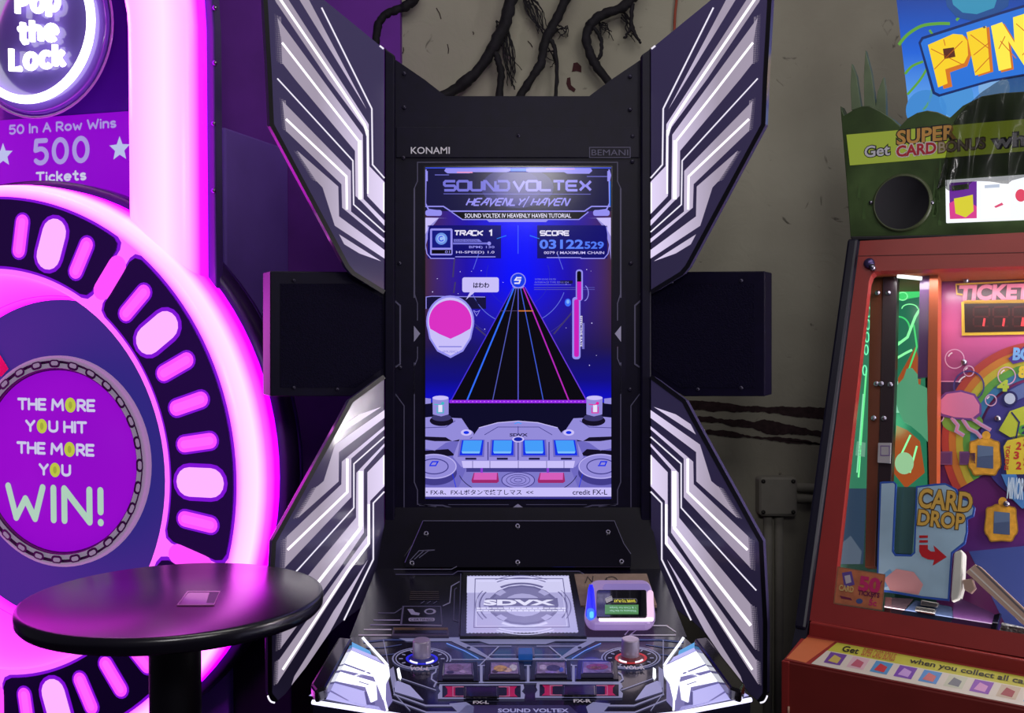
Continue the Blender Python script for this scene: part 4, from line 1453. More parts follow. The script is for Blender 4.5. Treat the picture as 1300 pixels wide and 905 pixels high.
m_shk = lamp_ramp('magenta_shackle_diffuser', [(0, (250, 90, 255)), (.12, (255, 150, 255)), (.35, (255, 172, 255)), (.6, (255, 204, 255)), (.8, (255, 158, 255)), (.92, (245, 20, 255)), (1, (150, 0, 230))], 1.3)
g_pinkl = glow((255, 75, 250), 1.15, .3)
g_pinkb = glow((255, 165, 250), 1.25, .3)

# body behind: box and side
sR = LP.uv(286, 200, -.25)[0]
fl = -LC.z
bw = sR
prism_uv('cabinet_body', LP, [(-bw, fl), (bw, fl), (bw, .345 * D0), (-bw, .345 * D0)], -.25, .13 * D0, L_BODY, lock, .006)
prism_uv('back_housing', LP, [(-.27 * D0, fl), (.262 * D0, fl), (.262 * D0, -.05 * D0), (-.27 * D0, -.05 * D0)], -.27, .2, mat('deep_plum', (30, 18, 52), .35), lock, .004)

# outer glowing wall of the lock body
op = [(R2 - .004, -.002), (R2 + .004 * D0, .0), (.2785 * D0, -.006 * D0), (.2825 * D0, -.018 * D0), (.2845 * D0, -.032 * D0), (.2845 * D0, -.05 * D0)]
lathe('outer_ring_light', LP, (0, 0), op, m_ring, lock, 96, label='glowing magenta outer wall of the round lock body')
lathe('outer_rim', LP, (0, 0), [(.2845 * D0, -.05 * D0), (.2915 * D0, -.052 * D0), (.2925 * D0, -.058 * D0), (.2925 * D0, -.075 * D0), (.27 * D0, -.08 * D0)], mat('rim_plum', (70, 44, 100), .3), lock, 96)
lathe('back_plate', LP, (0, 0), [(.175 * D0, -.08 * D0), (.289 * D0, -.08 * D0), (.289 * D0, -.088 * D0), (.175 * D0, -.088 * D0)], L_PANEL, lock, 72)
lathe('ring_backlight', LP, (0, 0), [(R1 - .002, -.002), (R2 + .002, -.002)], [glow((255, 105, 252), 1.15, .3)], lock, 96, label='glowing pink gaps between the black ring segments')
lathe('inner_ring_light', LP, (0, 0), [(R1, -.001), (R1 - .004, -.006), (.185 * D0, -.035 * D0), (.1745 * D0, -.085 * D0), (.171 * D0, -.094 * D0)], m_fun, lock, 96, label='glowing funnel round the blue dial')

# five black ring segments with windows
def sector(d0, d1, ra, rb, gap, n=24, ch=.022):
    """annular sector with softened corners in plane coordinates"""
    pts = []
    def edge(r):
        return gap / r
    A0, A1 = math.radians(d0), math.radians(d1)
    for i in range(n + 1):
        t = i / n
        e = edge(rb)
        a_ = A0 + e + ch / rb + (A1 - A0 - 2 * e - 2 * ch / rb) * t
        pts.append((rb * math.cos(a_), rb * math.sin(a_)))
    for r, k_ in ((rb - ch * .3, .3), (rb - ch, 0), (ra + ch, 0), (ra + ch * .3, .3)):
        a_ = A1 - edge(r) - k_ * ch / r
        pts.append((r * math.cos(a_), r * math.sin(a_)))
    for i in range(n + 1):
        t = 1 - i / n
        e = edge(ra)
        a_ = A0 + e + ch / ra + (A1 - A0 - 2 * e - 2 * ch / ra) * t
        pts.append((ra * math.cos(a_), ra * math.sin(a_)))
    for r, k_ in ((ra + ch * .3, .3), (ra + ch, 0), (rb - ch, 0), (rb - ch * .3, .3)):
        a_ = A0 + edge(r) + k_ * ch / r
        pts.append((r * math.cos(a_), r * math.sin(a_)))
    return pts


def capsule(cx, cy, ang, L, wd, n=8):
    pts = []
    h = max(0.0, L / 2 - wd / 2)
    for s_, a0 in ((1, -90), (-1, 90)):
        for i in range(n + 1):
            t = math.radians(a0 + 180 * i / n)
            x, y = s_ * h + wd / 2 * math.cos(t), wd / 2 * math.sin(t)
            pts.append((cx + x * math.cos(ang) - y * math.sin(ang), cy + x * math.sin(ang) + y * math.cos(ang)))
    return pts


RM = (R1 + R2) / 2
for k in range(5):
    d1 = 54 + 72 * k
    d0 = d1 - 72
    q = Art(LP, .0005)
    q.uvface(sector(d0, d1, R1 + .012, R2 - .004, .016), VIO_GLOW, 0)
    o1 = q.build('segment_border', None)
    seg = prism_uv('ring_segment', LP, sector(d0, d1, R1 + .0185, R2 - .0105, .0225), .004, .004, L_PANEL, lock)
    o1.parent = seg
    q = Art(LP, .0046)
    for j in range(1, 8):
        dg = d1 - 9 * j
        dn = (dg + 180) % 360 - 180
        if not (-92 < dn < 100):
            continue
        big = j in (2, 6)
        an = math.radians(dg)
        cx, cy = RM * math.cos(an), RM * math.sin(an)
        L, wd = (.057 * D0, .0345 * D0) if big else (.046 * D0, .0185 * D0)
        lw = Art(LP, .0046)
        lw.uvface(capsule(cx, cy, an, L, wd), VIO_GLOW, 0)
        k2 = .0075 * D0 if big else .0042 * D0
        lw.uvface(capsule(cx, cy, an, L - k2, wd - k2), g_pinkb if big else g_pinkl, 3)
        if not big:
            lw.uvface(capsule(cx, cy, an, L - k2 * 2.6, wd - k2 * 2.6), glow((255, 95, 240), 1.15, .3), 4)
        lw.build('lamp_window', seg)
for k in range(5):
    dg = 54 + 72 * k
    dn = (dg + 180) % 360 - 180
    if -95 < dn < 100:
        an = math.radians(dg)
        prism_uv('divider_window', LP, capsule(RM * math.cos(an), RM * math.sin(an), an, .047 * D0, .019 * D0), .006, .005, g_pinkl, lock, .002)

# recessed dial
DIAL = LP.shift(-.0935 * D0)
lathe('dial_disc', DIAL, (0, 0), [(0, .002), (.1725 * D0, .002), (.176 * D0, -.015)], glow((38, 38, 122), 1.0, .5, .004, None, .12), lock, 72)
q = Art(DIAL, .004)
pu = DIAL.uv(-14, 428, .004); pv = DIAL.uv(11, 468, .004); pw = DIAL.uv(2, 478, .004); px_ = DIAL.uv(-26, 470, .004)
q.uvface([pu, pv, pw, px_], mat('red_pointer', (210, 24, 60), .4))
q.build('pointer', lock, 'red pointer blade')
RB = .1123 * D0
grey = glow((118, 124, 132), .8, .4, .12, None, .2)
bd = lathe('badge_rim', DIAL, (0, 0), [(RB, .002), (RB, .016), (RB * .985, .02), (RB * .955, .021), (RB * .93, .017), (RB * .9, .02), (RB * .885, .018), (RB * .87, .014), (RB * .86, .006)], [grey, mat('gear_dark', (38, 34, 48), .4)], lock, 72, midx=[0, 0, 0, 1, 0, 0, 1, 1], label='grey gear-like rim')
for k in range(28):
    t = 2 * PI * k / 28
    x, y = RB * .925 * math.cos(t), RB * .925 * math.sin(t)
    q = Art(DIAL, .0225)
    q.uvface(capsule(x, y, t + PI / 2, .034, .02), mat('gear_dark', (38, 34, 48)), 0)
    q.uvface(capsule(x * 1.004, y * 1.004, t + PI / 2, .022, .011), grey, 1)
    q.build('rim_notch', bd)
lathe('badge_face', DIAL, (0, 0), [(0, .012), (RB * .86, .012), (RB * .86, .002)], glow((148, 8, 204), .92, .5, .01, None, .1), lock, 64, label='purple slogan disc')
WT = glow((205, 205, 235), .9, .4)
MINT = glow((176, 214, 190), .9, .4)
YEL = glow((190, 205, 50), .9, .4)
q = Art(DIAL, .0126)


def bubble(art, text, pl, x0, y0, x1, y1, wfrac, m, layer=1, gap=.2, ball=None, halo=None):
    """rounded lettering; cap box from lower-left pixel (x0,y1) to upper-right pixel (x1,y0)"""
    off = art.base + LS * layer
    xm, ym = (x0 + x1) / 2, (y0 + y1) / 2
    ua, ub = pl.uv(x0, ym, off)[0], pl.uv(x1, ym, off)[0]
    va, vb = pl.uv(xm, y1, off)[1], pl.uv(xm, y0, off)[1]
    lay, wd = layout(text, gap)
    ht = vb - va
    e_ = ht * wfrac / 2
    ua, ub, va, vb = ua + e_, ub - e_, va + e_, vb - e_
    ht = vb - va
    kx = (ub - ua) / wd
    for ch, x, gw, polys in lay:
        if ch == 'O' and ball:
            c = (ua + (x + gw / 2) * kx, va + .5 * ht)
            r_ = ht * .76
            art.uvface([(c[0] + r_ * .86 * math.cos(2 * PI * i / 24), c[1] + r_ * math.sin(2 * PI * i / 24)) for i in range(24)], ball, layer)
            art.uvface([(c[0] + r_ * .3 * math.cos(2 * PI * i / 16), c[1] + r_ * .5 * math.sin(2 * PI * i / 16)) for i in range(16)], glow((160, 172, 40), .9, .4), layer + 1)
            continue
        for p in polys:
            pp = [(ua + (x + gx) * kx, va + gy * ht) for gx, gy in p]
            if halo:
                art.uvstroke(pp, ht * wfrac * 1.5, halo, layer - 1)
            art.uvstroke(pp, ht * wfrac, m, layer)


bubble(q, 'THE MORE', DIAL, 21.5, 505, 121.6, 522.5, .29, WT, ball=YEL)
q.build('slogan_line', lock)
q = Art(DIAL, .0126)
bubble(q, 'YOU HIT', DIAL, 31.5, 533, 111, 550, .29, WT, ball=YEL)
q.build('slogan_line', lock)
q = Art(DIAL, .0126)
bubble(q, 'THE MORE', DIAL, 20.5, 561, 120.5, 578.5, .29, WT, ball=YEL)
q.build('slogan_line', lock)
q = Art(DIAL, .0126)
bubble(q, 'YOU', DIAL, 48.6, 588, 90.8, 605, .29, WT, ball=YEL)
q.build('slogan_line', lock)
q = Art(DIAL, .0126)
bubble(q, 'WIN!', DIAL, 6, 614, 132.5, 665.5, .22, MINT, gap=.27)
q.build('slogan_line', lock, 'big pale green word on purple disc')

# shackle: glowing half-round tube standing up from the lock body
sh_c = .1725 * D0
sh_r = .0395 * D0
SV = .425 * D0
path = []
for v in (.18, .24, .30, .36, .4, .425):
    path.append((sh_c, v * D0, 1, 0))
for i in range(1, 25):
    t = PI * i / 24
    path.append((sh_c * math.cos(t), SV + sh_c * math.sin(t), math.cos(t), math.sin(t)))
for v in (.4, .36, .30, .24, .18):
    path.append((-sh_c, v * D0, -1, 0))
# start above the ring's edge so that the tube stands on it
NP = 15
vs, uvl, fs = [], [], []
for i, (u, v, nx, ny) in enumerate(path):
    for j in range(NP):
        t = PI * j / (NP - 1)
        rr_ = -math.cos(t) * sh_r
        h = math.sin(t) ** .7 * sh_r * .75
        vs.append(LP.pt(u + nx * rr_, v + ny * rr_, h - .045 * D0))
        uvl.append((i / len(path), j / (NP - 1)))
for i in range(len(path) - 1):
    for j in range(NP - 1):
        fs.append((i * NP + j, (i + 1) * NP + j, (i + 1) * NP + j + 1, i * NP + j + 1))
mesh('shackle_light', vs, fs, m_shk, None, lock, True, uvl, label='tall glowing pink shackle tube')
# backing plate of the shackle with bolts
ou, iu = sh_c + sh_r * 1.22, sh_c - sh_r * 1.02
pl_pts = []
for i in range(25):
    t = PI * i / 24
    pl_pts.append((ou * math.cos(t), SV + ou * math.sin(t)))
pl_pts = [(ou, .14 * D0)] + pl_pts + [(-ou, .14 * D0), (-iu, .14 * D0)]
for i in range(25):
    t = PI - PI * i / 24
    pl_pts.append((iu * math.cos(t), SV + iu * math.sin(t)))
pl_pts.append((iu, .14 * D0))
prism_uv('shackle_plate', LP, pl_pts, -.045 * D0, .03, mat('shackle_plum', (84, 60, 130), .3, coat=.4), lock, .003)
for y in (10, 80, 157, 242):
    x = 271.5
    u, v = LP.uv(x + (1.5 if y < 100 else 0), y, -.045 * D0)
    lathe('bolt', LP, (u, v), [(.006, -.045 * D0), (.0055, -.045 * D0 + .004), (.001, -.045 * D0 + .005)], M_STEEL, lock, 12)
# marquee inside the shackle
MQ = LP.shift(-.0965 * D0)
iv = .15 * D0
prism_uv('marquee_panel', MQ, [(-iv, .14 * D0), (iv, .14 * D0), (iv, .56 * D0), (-iv, .56 * D0)], 0, .02, mat('marquee_violet', (92, 40, 170), .3, coat=.4), lock)
vt = MQ.uv(80, 147, .003)[1]
vb_ = -.02 * D0 + .15 * D0
ban = prism_uv('prize_banner', MQ, [(-iv, vb_), (iv, vb_), (iv, vt), (-iv, vt)], .003, .003, glow((142, 0, 205), .95, .4), lock)
BW = glow((168, 150, 222), .95, .4)
BS = glow((185, 195, 235), .95, .4)
q = Art(MQ, .0035)
bubble(q, '50 In A Row Wins', MQ, 10.5, 153.3, 148, 167.2, .25, BW, gap=.22)
bubble(q, '500', MQ, 40.5, 173, 114.5, 209.5, .22, BW, gap=.3)
bubble(q, 'Tickets', MQ, 45, 216, 110, 231, .27, WT, gap=.24)


def star(art, cx, cy, r, m):
    u, v = art.pl.uv(cx, cy, art.base)
    art.uvface([(u + (r if i % 2 == 0 else r * .45) * math.sin(PI * i / 5), v + (r if i % 2 == 0 else r * .45) * math.cos(PI * i / 5)) for i in range(10)], m, 1)


q.build('banner_lettering', ban)
for sx_, sy_ in ((152, 189), (4, 197)):
    q = Art(MQ, .0035)
    star(q, sx_, sy_, .032, BS)
    q.build('banner_star', ban)
# neon disc
NE = LP.shift(-.0537 * D0)
nc = (0.0, .311 * D0 + .138 * D0)
NR = .0745 * D0
nd = lathe('neon_disc', NE, nc, [(0, -.018), (NR * 1.12, -.018), (NR * 1.16, -.024), (NR * 1.16, -.035)], mat('disc_lavender', (112, 92, 180), .15, coat=.8), lock, 56, label='round lavender sign disc')
lathe('disc_edge', NE, nc, [(NR * 1.19, -.03), (NR * 1.21, -.026), (NR * 1.23, -.03)], mat('clear_edge', (190, 160, 210), .1), lock, 56)
lathe('disc_mount', NE, nc, [(NR * .5, -.03), (NR * .5, -.0428 * D0)], L_PANEL, lock, 32)
circ = [NE.pt(nc[0] + NR * math.cos(2 * PI * i / 64), nc[1] + NR * math.sin(2 * PI * i / 64), .0) for i in range(65)]
NEON = glow((255, 255, 255), 2.6, .3)
tubes('neon_ring', [(circ, .0105)], NEON, nd, 10, 'white neon ring')
letters = []


def neon_text(t, x0, y0, x1, y1):
    xm, ym = (x0 + x1) / 2, (y0 + y1) / 2
    ua, ub = NE.uv(x0, ym, 0)[0] + .008, NE.uv(x1, ym, 0)[0] - .008
    va, vb = NE.uv(xm, y1, 0)[1] + .008, NE.uv(xm, y0, 0)[1] - .008
    lay, wd = layout(t, .26)
    kx, ht = (ub - ua) / wd, vb - va
    for ch, x, gw, polys in lay:
        for p in polys:
            letters.append(([NE.pt(ua + (x + gx) * kx, va + gy * ht, .0) for gx, gy in p], .0076))


neon_text('Pop', 19, -17, 77, 18)
neon_text('the', 21, 21.5, 75, 56)
neon_text('Lock', 11, 55, 84, 89.5)
tubes('neon_letters', letters, NEON, nd, 9, 'white neon words on lavender disc')

# ================================================================== ROUND BAR TABLE
TZ = 1.05
TX, TD, TR_ = -0.576, 1.738, 0.25
TP = Plane((TX, TD, TZ), (1, 0, 0), (0, 1, 0))
tb = thing('bar_table', 'round black high table in front of the magenta lock machine', 'table', (TX, TD, 0))
M_TAB = mat('black_laminate', (16, 13, 28), .27, noise=.15, nscale=30, spec=1.0)
M_TAB.node_tree.nodes['Principled BSDF'].inputs['IOR'].default_value = 1.6
lathe('tabletop', TP, (0, 0), [(0, 0), (TR_ - .008, 0), (TR_ - .002, -.002), (TR_, -.008), (TR_ - .001, -.022), (TR_ - .006, -.028), (TR_ - .02, -.03), (0, -.03)], M_TAB, tb, 72)
lathe('pole', TP, (0, 0), [(.043, -.035), (.043, -TZ + .03), (.05, -TZ + .024)], mat('pole_black', (18, 15, 24), .35), tb, 32)
lathe('top_plate', TP, (0, 0), [(.0, -.03), (.1, -.03), (.1, -.036), (.043, -.04)], mat('pole_black', (18, 15, 24), .35), tb, 32)
lathe('table_base', TP, (0, 0), [(.0, -TZ + .03), (.05, -TZ + .028), (.2, -TZ + .012), (.21, -TZ), (0, -TZ)], mat('pole_black', (18, 15, 24), .35), tb, 40)
cd = prism('ticket_card', TP, [(238, 750), (280, 750), (272, 768), (224, 768)], .0016, .0014, mat('card_magenta_reflection', (196, 96, 190), .15, coat=.6))  # magenta reflection is put into the base colour
tag(cd, 'small glossy card with painted magenta reflection lying flat on the round black table', 'card')
q = Art(TP, .0018)
q.poly([(266, 751.5), (278, 751.5), (272.5, 765), (262, 765)], mat('card_dark', (60, 40, 84), .3), 0)
q.line([(239, 751), (279, 751), (271.5, 767.3), (225.5, 767.3)], .8, mat('card_edge', (220, 150, 215), .3), 1, True)
q.build('card_print', cd)

# ================================================================== PRIZE MACHINE (right)
DB = 1.95
RB0 = at(1027.7, 787.5, DB)
RU = Vector((.803, -.596, 0)).normalized()
RBk = Vector((.596, .803, 0)).normalized()
LEAN = math.radians(20.7)
RV = RBk * math.sin(LEAN) + Vector((0, 0, math.cos(LEAN)))
RF = Plane(RB0, RU, RV)                       # leaning red front
RVP = Plane(RB0, RU, (0, 0, 1))               # upright plane through the foot of the front
pm = thing('prize_game_cabinet', 'red prize drop cabinet with lit green insides at right edge of photo', 'arcade machine', (RB0.x + .3, RB0.y - .05, 0))
M_RED = mat('red_laminate', (150, 46, 44), .4, noise=.08, nscale=12)
M_REDD = mat('red_lower', (128, 40, 36), .45, noise=.08, nscale=12)
M_NAVY = mat('navy_edge', (22, 20, 40), .4)


def lp(px, py, off=0):
    return RF.uv(px, py, off)


fw = .78                                        # half of it lies outside the picture
vtop = RF.uv(1088.6, 306)[1]
# front frame with a rounded window hole (one loop, keyholed)
wl = [lp(*p) for p in ((1057, 768), (1082, 545), (1103, 357), (1106, 349), (1110, 345.5), (1116, 344))]
u_r = fw - .06
wt = wl[-1][1]
wb = RF.uv(1122, 776.5)[1]
hole = [(wl[0][0], wb)] + [(wl[0][0] + 0 * i, p[1]) for i, p in enumerate(wl[1:3])]
hole = [(wl[0][0], wb), wl[1], wl[2], wl[3], wl[4], wl[5], (u_r, wt), (u_r, wb)]
outer = [(0, 0), (fw, 0), (fw, vtop), (0, vtop)]
n1, n2 = len(outer), len(hole)
vs = [RF.pt(u, v, 0) for u, v in outer] + [RF.pt(u, v, 0) for u, v in hole] + [RF.pt(u, v, -.02) for u, v in outer] + [RF.pt(u, v, -.02) for u, v in hole]
k0 = n1 + n2
fs = [(0, 1, 11, 4), (1, 2, 10, 11), (2, 3, 9, 10), (3, 0, 4, 5), (3, 5, 6), (3, 6, 7), (3, 7, 8), (3, 8, 9)]
for i in range(n2):
    j = (i + 1) % n2
    fs.append((n1 + i, n1 + j, k0 + n1 + j, k0 + n1 + i))
for i in range(n1):
    j = (i + 1) % n1
    fs.append((i, k0 + i, k0 + j, j))
mesh('front_frame', vs, fs, M_RED, None, pm)
q = Art(RF, .0005)
q.line([(1088, 325), (1300, 320.5), (1420, 318)], 1.0, mat('seam_dark', (80, 22, 24), .6))
q.build('frame_seam', pm)
# lock on the frame
u, v = lp(1104, 335)
lk = lathe('key_lock', RF, (u, v), [(.011, 0), (.011, .006), (.008, .009), (.0, .009)], mat('lock_violet', (92, 80, 130), .3, .8), pm, 20)
u, v = lp(1107, 338.5, .01)
lathe('lock_tab', RF, (u, v), [(.006, 0), (.006, .012), (.0, .012)], M_STEEL, lk, 12)
# dark side edge, running back from the frame
sd = Plane(RB0, RBk, (0, 0, 1))
q = [(0.0, .0), (vtop * math.sin(LEAN), vtop * math.cos(LEAN)), (.72, vtop * math.cos(LEAN)), (.72, -RB0.z), (-.03, -RB0.z), (-.03, -.05)]
prism_uv('side_panel', Plane(RB0, RBk, (0, 0, 1)), q, .0, .024, M_NAVY, pm)
o = prism_uv('edge_moulding', RF, [(-.026, -.02), (-.002, -.02), (-.002, vtop + .004), (-.026, vtop + .004)], .008, .05, M_NAVY, pm, .006)
# interior box
prism_uv('inner_back', RF, [(.0, .0), (fw, .0), (fw, vtop), (0, vtop)], -.5, .02, mat('dark_teal', (20, 60, 52), .5), pm)
prism_uv('inner_roof', RF, [(.0, vtop - .06), (fw, vtop - .06), (fw, vtop - .04), (0, vtop - .04)], -.02, .48, mat('roof_orange', (150, 70, 40), .5), pm)
prism_uv('inner_floor', RF, [(.0, .02), (fw, .02), (fw, .04), (0, .04)], -.02, .48, mat('floor_grey', (96, 88, 104), .3, .3), pm)
prism_uv('right_side', RF, [(fw - .03, .0), (fw, .0), (fw, vtop), (fw - .03, vtop)], -.02, .5, M_RED, pm)
prism_uv('left_side', RF, [(.0, .0), (.012, .0), (.012, vtop), (0, vtop)], -.02, .5, mat('mirror_green', (120, 170, 150), .08, .5), pm)
LW = Plane(RF.pt(.0125, 0, 0), RBk, (0, 0, 1))
q = Art(LW, .0005)  # mirrored green scene, painted here as emissive shapes
q.poly([(1107, 352), (1098, 352), (1078, 620), (1100, 620), (1103, 500)], glow((52, 128, 96), .9), 0)
for y_ in (396, 412, 428, 444, 470):
    q.arc(1103 - (y_ - 396) * .07, y_, 2.4, 6, 1.6, glow((120, 255, 190), 1.1), 1)
q.line([(1100, 470), (1093, 560), (1090, 606)], 2.2, glow((110, 245, 150), 1.1), 1)
q.line([(1096, 500), (1088, 600)], 1.4, glow((150, 240, 190), 1), 1)
q.poly([(1088, 560), (1099, 562), (1098, 580), (1086, 578)], glow((120, 180, 150), .8), 1)
q.poly([(1078, 620), (1100, 620), (1096, 716), (1064, 716)], glow((46, 66, 92), .8), 0)
q.poly([(1068, 690), (1080, 680), (1094, 700), (1092, 716), (1066, 716)], glow((96, 110, 130), .7), 1)
q.build('side_reflection', pm, 'painted reflection of the green scene on the left inner wall')

# green lit background scene seen between the posts
IN = RF.shift(-.14)
GLW = glow((70, 225, 120), 1.0)
GL2 = glow((140, 255, 165), 1.2)
GLT = glow((36, 120, 88), .9)
ORG = glow((190, 88, 34), .7)
q = Art(IN, 0)
q.poly([(1136, 352), (1172, 352), (1178, 640), (1126, 640)], GLT, 0)
q.poly([(1136, 352), (1172, 352), (1173, 366), (1136, 368)], ORG, 1)
q.poly([(1137, 368), (1172, 366), (1172, 376), (1137, 382)], GLW, 1)
q.text('Be', 1146, 356, 1158, 366, glow((230, 170, 60), .9), 2, .02)
q.line([(1139, 350.5), (1170, 353)], 4.5, glow((230, 240, 235), 1.5), 4)
q.arc(1141, 418, 14, 16, 2, GLW, 2)
q.arc(1146, 376, 6, 5, 1.4, GL2, 2)
q.arc(1155, 392, 10, 6, 1.4, GL2, 2, 180, 360)
q.line([(1136, 440), (1152, 428), (1162, 402), (1168, 392)], 3.4, GL2, 3)
q.line([(1136, 456), (1150, 448), (1158, 444)], 3.0, GL2, 3)
q.poly([(1140, 480), (1162, 440), (1170, 470), (1166, 520), (1142, 520)], ORG, 2)
q.line([(1160, 412), (1164, 440), (1150, 480)], 2.2, GLW, 3)
q.poly([(1138, 540), (1152, 546), (1168, 560), (1174, 600), (1150, 620), (1134, 600)], ORG, 2)
q.line([(1138, 590), (1156, 552)], 2.4, GL2, 3)
q.line([(1155, 600), (1164, 566)], 2.4, GL2, 3)
q.ell(1148, 588, 12, 14, glow((170, 225, 170), .8), 4)
q.poly([(1132, 484), (1142, 484), (1142, 524), (1130, 524)], glow((150, 225, 190), .8), 2)
q.poly([(1082, 540), (1104, 360), (1108, 352), (1106, 420), (1094, 545), (1086, 620), (1076, 640)], GLT, 0)  # from here on, the scene's reflection painted as emissive strokes
for (x, y) in ((1100, 410), (1099, 425), (1097, 440), (1095, 460)):
    q.arc(x, y, 3, 6, 1.6, GL2, 2)
q.line([(1093, 460), (1090, 540), (1084, 606)], 2.4, GLW, 2)
q.line([(1098, 480), (1094, 560), (1090, 606)], 1.6, GL2, 2)
q.build('lit_backdrop', pm, 'green lit toy scene behind the posts')
tubes('inner_tube_light', [([RF.P(1139.5, 350.5, -.05), RF.P(1170, 353.5, -.05)], .0042)], glow((236, 245, 240), 1.6), pm, 10, 'short white tube light at top of cabinet')
# ghost-shaped clear green plate
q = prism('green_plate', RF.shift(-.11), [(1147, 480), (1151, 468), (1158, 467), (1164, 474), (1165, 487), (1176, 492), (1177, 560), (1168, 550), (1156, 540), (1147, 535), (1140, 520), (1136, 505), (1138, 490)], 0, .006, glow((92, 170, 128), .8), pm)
# posts
PO = RF.shift(-.06)
prism('brown_post', PO, [(1105, 348), (1121, 346), (1119, 440), (1116, 560), (1111, 720), (1098, 720), (1101, 560)], 0, .02, mat('brown_laminate', (112, 58, 40), .35), pm, .001)
prism('dark_post', PO, [(1121, 345), (1139, 345), (1136, 480), (1131, 620), (1128, 720), (1111, 720), (1116, 560), (1119, 440)], .004, .02, mat('brown_black', (42, 30, 38), .3), pm, .001)
for x, y in ((1114, 371.5), (1127.5, 371.5), (1112.5, 487), (1118.5, 487), (1130, 488), (1109, 530.5), (1122, 531)):
    u, v = PO.uv(x, y, .006)
    lathe('screw', PO, (u, v), [(.0055, .004), (.005, .008), (.001, .009)], M_STEEL, pm, 10)
prism('clear_divider', PO, [(1168, 345), (1181, 345), (1180, 478), (1165, 480)], .002, .006, mat('violet_divider', (96, 60, 112), .2, coat=.5), pm)
prism('orange_post', PO, [(1180, 345), (1191, 345), (1189, 615), (1180, 620), (1177, 520)], .006, .03, mat('orange_post', (170, 78, 40), .4), pm)
prism('counter_label', PO, [(1115, 562), (1131, 562), (1130, 588), (1114, 587)], .012, .004, mat('label_pale', (170, 168, 176), .4), pm)
q = Art(PO, .0125)
q.frame(1118, 566, 1129, 578, 1, mat('label_violet', (110, 80, 150), .4), 0)
q.build('label_print', pm)

# back playfield panel
PF = RF.shift(-.09)


def playfield_mat():
    m = bpy.data.materials.new('playfield_print')
    m.use_nodes = True
    nt = m.node_tree
    b = nt.nodes['Principled BSDF']
    b.inputs['Roughness'].default_value = .25
    uvn = nt.nodes.new('ShaderNodeUVMap')
    sp = nt.nodes.new('ShaderNodeSeparateXYZ')
    r = nt.nodes.new('ShaderNodeValToRGB')
    e = r.color_ramp.elements
    e.new(.3); e.new(.5); e.new(.75)
    for el, p, c in zip(e, (0, .32, .55, .82, 1), ((84, 62, 150), (104, 40, 110), (96, 44, 104), (214, 96, 156), (70, 34, 92))):
        el.position = p
        el.color = (*lin(c), 1)
    nt.links.new(uvn.outputs['UV'], sp.inputs[0])
    nt.links.new(sp.outputs['Y'], r.inputs['Fac'])
    nt.links.new(r.outputs['Color'], b.inputs['Base Color'])
    return m


pfb = [PF.uv(x, y, .0) for x, y in ((1189, 790), (1191, 343))]
pfb = [pfb[0], (fw - .035, pfb[0][1]), (fw - .035, pfb[1][1]), pfb[1]]
vs = [PF.pt(u, v, 0) for u, v in pfb]
mesh('playfield', vs, [(0, 1, 2, 3)], playfield_mat(), None, pm, uvs=[(0, 0), (1, 0), (1, 1), (0, 1)])
q = Art(PF, .0015)
cP = lambda n, c: mat('print_' + n, c, .35)
# upper pink panel with border
q.poly([(1190, 483), (1244, 485), (1262, 470), (1300, 452), (1330, 440), (1330, 460), (1290, 482), (1270, 500), (1190, 500)], cP('plum', (72, 38, 92)), 1)
q.line([(1189, 346), (1188, 484), (1248, 484.5), (1275, 462)], 1.4, cP('pale_pink', (225, 150, 190)), 2)
# ticket counter
q.poly([(1213, 360), (1330, 354), (1330, 385), (1224, 387), (1222, 375), (1214, 374)], cP('gold', (210, 160, 60)), 3)
q.poly([(1214.5, 362), (1330, 356), (1330, 380), (1223, 381), (1222, 373), (1215.5, 372)], cP('brown_dark', (70, 34, 50)), 4)
q.text('TICKETS', 1217, 360.5, 1321, 381, cP('rose', (205, 110, 140)), 6, .05)
q.poly([(1220.5, 383), (1330, 380), (1330, 424), (1221, 426)], cP('gold2', (222, 180, 60)), 3)
q.poly([(1224, 385.5), (1330, 384), (1330, 420), (1225, 422)], cP('led_black', (44, 14, 18)), 5)
LEDR = glow((255, 60, 70), 1.4)
for x in (1246, 1271, 1296):
    for (dx0, dy0, dx1, dy1) in ((-9, -9, 9, -10), (-9, 3, 9, 3), (-9, 15, 9, 15), (-10, -8, -10, 2), (-10, 5, -10, 14), (10, -8, 10, 2)):
        q.line([(x + dx0, 399 + dy0), (x + dx1, 399 + dy1)], 2.4, cP('led_off', (74, 24, 28)), 6)
    q.line([(x + 4, 404), (x + 2.5, 414)], 2.6, LEDR, 8)
q.line([(1299, 403), (1297, 414)], 2.6, LEDR, 8)
for i in range(12):
    q.ell(1246 + i * 9.5, 347.5 - i * .2, 1.5, 1.0, glow((235, 235, 245), 1.2), 6, 8)
for cx, cy, r_ in ((1220, 347, 8), (1234, 350, 5), (1212, 455.5, 12), (1230, 471, 6.5), (1230, 490, 19), (1278, 477, 11), (1258, 508, 7), (1176, 446, 5), (1191, 529, 7)):
    q.arc(cx, cy, r_, r_, 1.3 if r_ < 15 else 2, cP('bubble', (222, 170, 205)) if r_ < 15 else cP('bubble_ink', (70, 60, 130)), 7)
    q.arc(cx, cy, r_ * .7, r_ * .7, 1.6, cP('bubble_glint', (240, 225, 240)), 8, 200, 250, 8)
# rainbow sweep
for k_, c_ in enumerate(((176, 64, 58), (196, 120, 52), (190, 176, 60), (96, 160, 72), (60, 120, 170))):
    q.arc(1322, 560, 122 - k_ * 9, 122 - k_ * 9, 9.4, cP('rainbow%d' % k_, c_), 3, 150, 262, 30)
q.ell(1322, 560, 78, 78, cP('wheel_blue', (66, 60, 140)), 4, 48)
q.ell(1222, 536, 26, 14, cP('lime', (120, 170, 70)), 4)
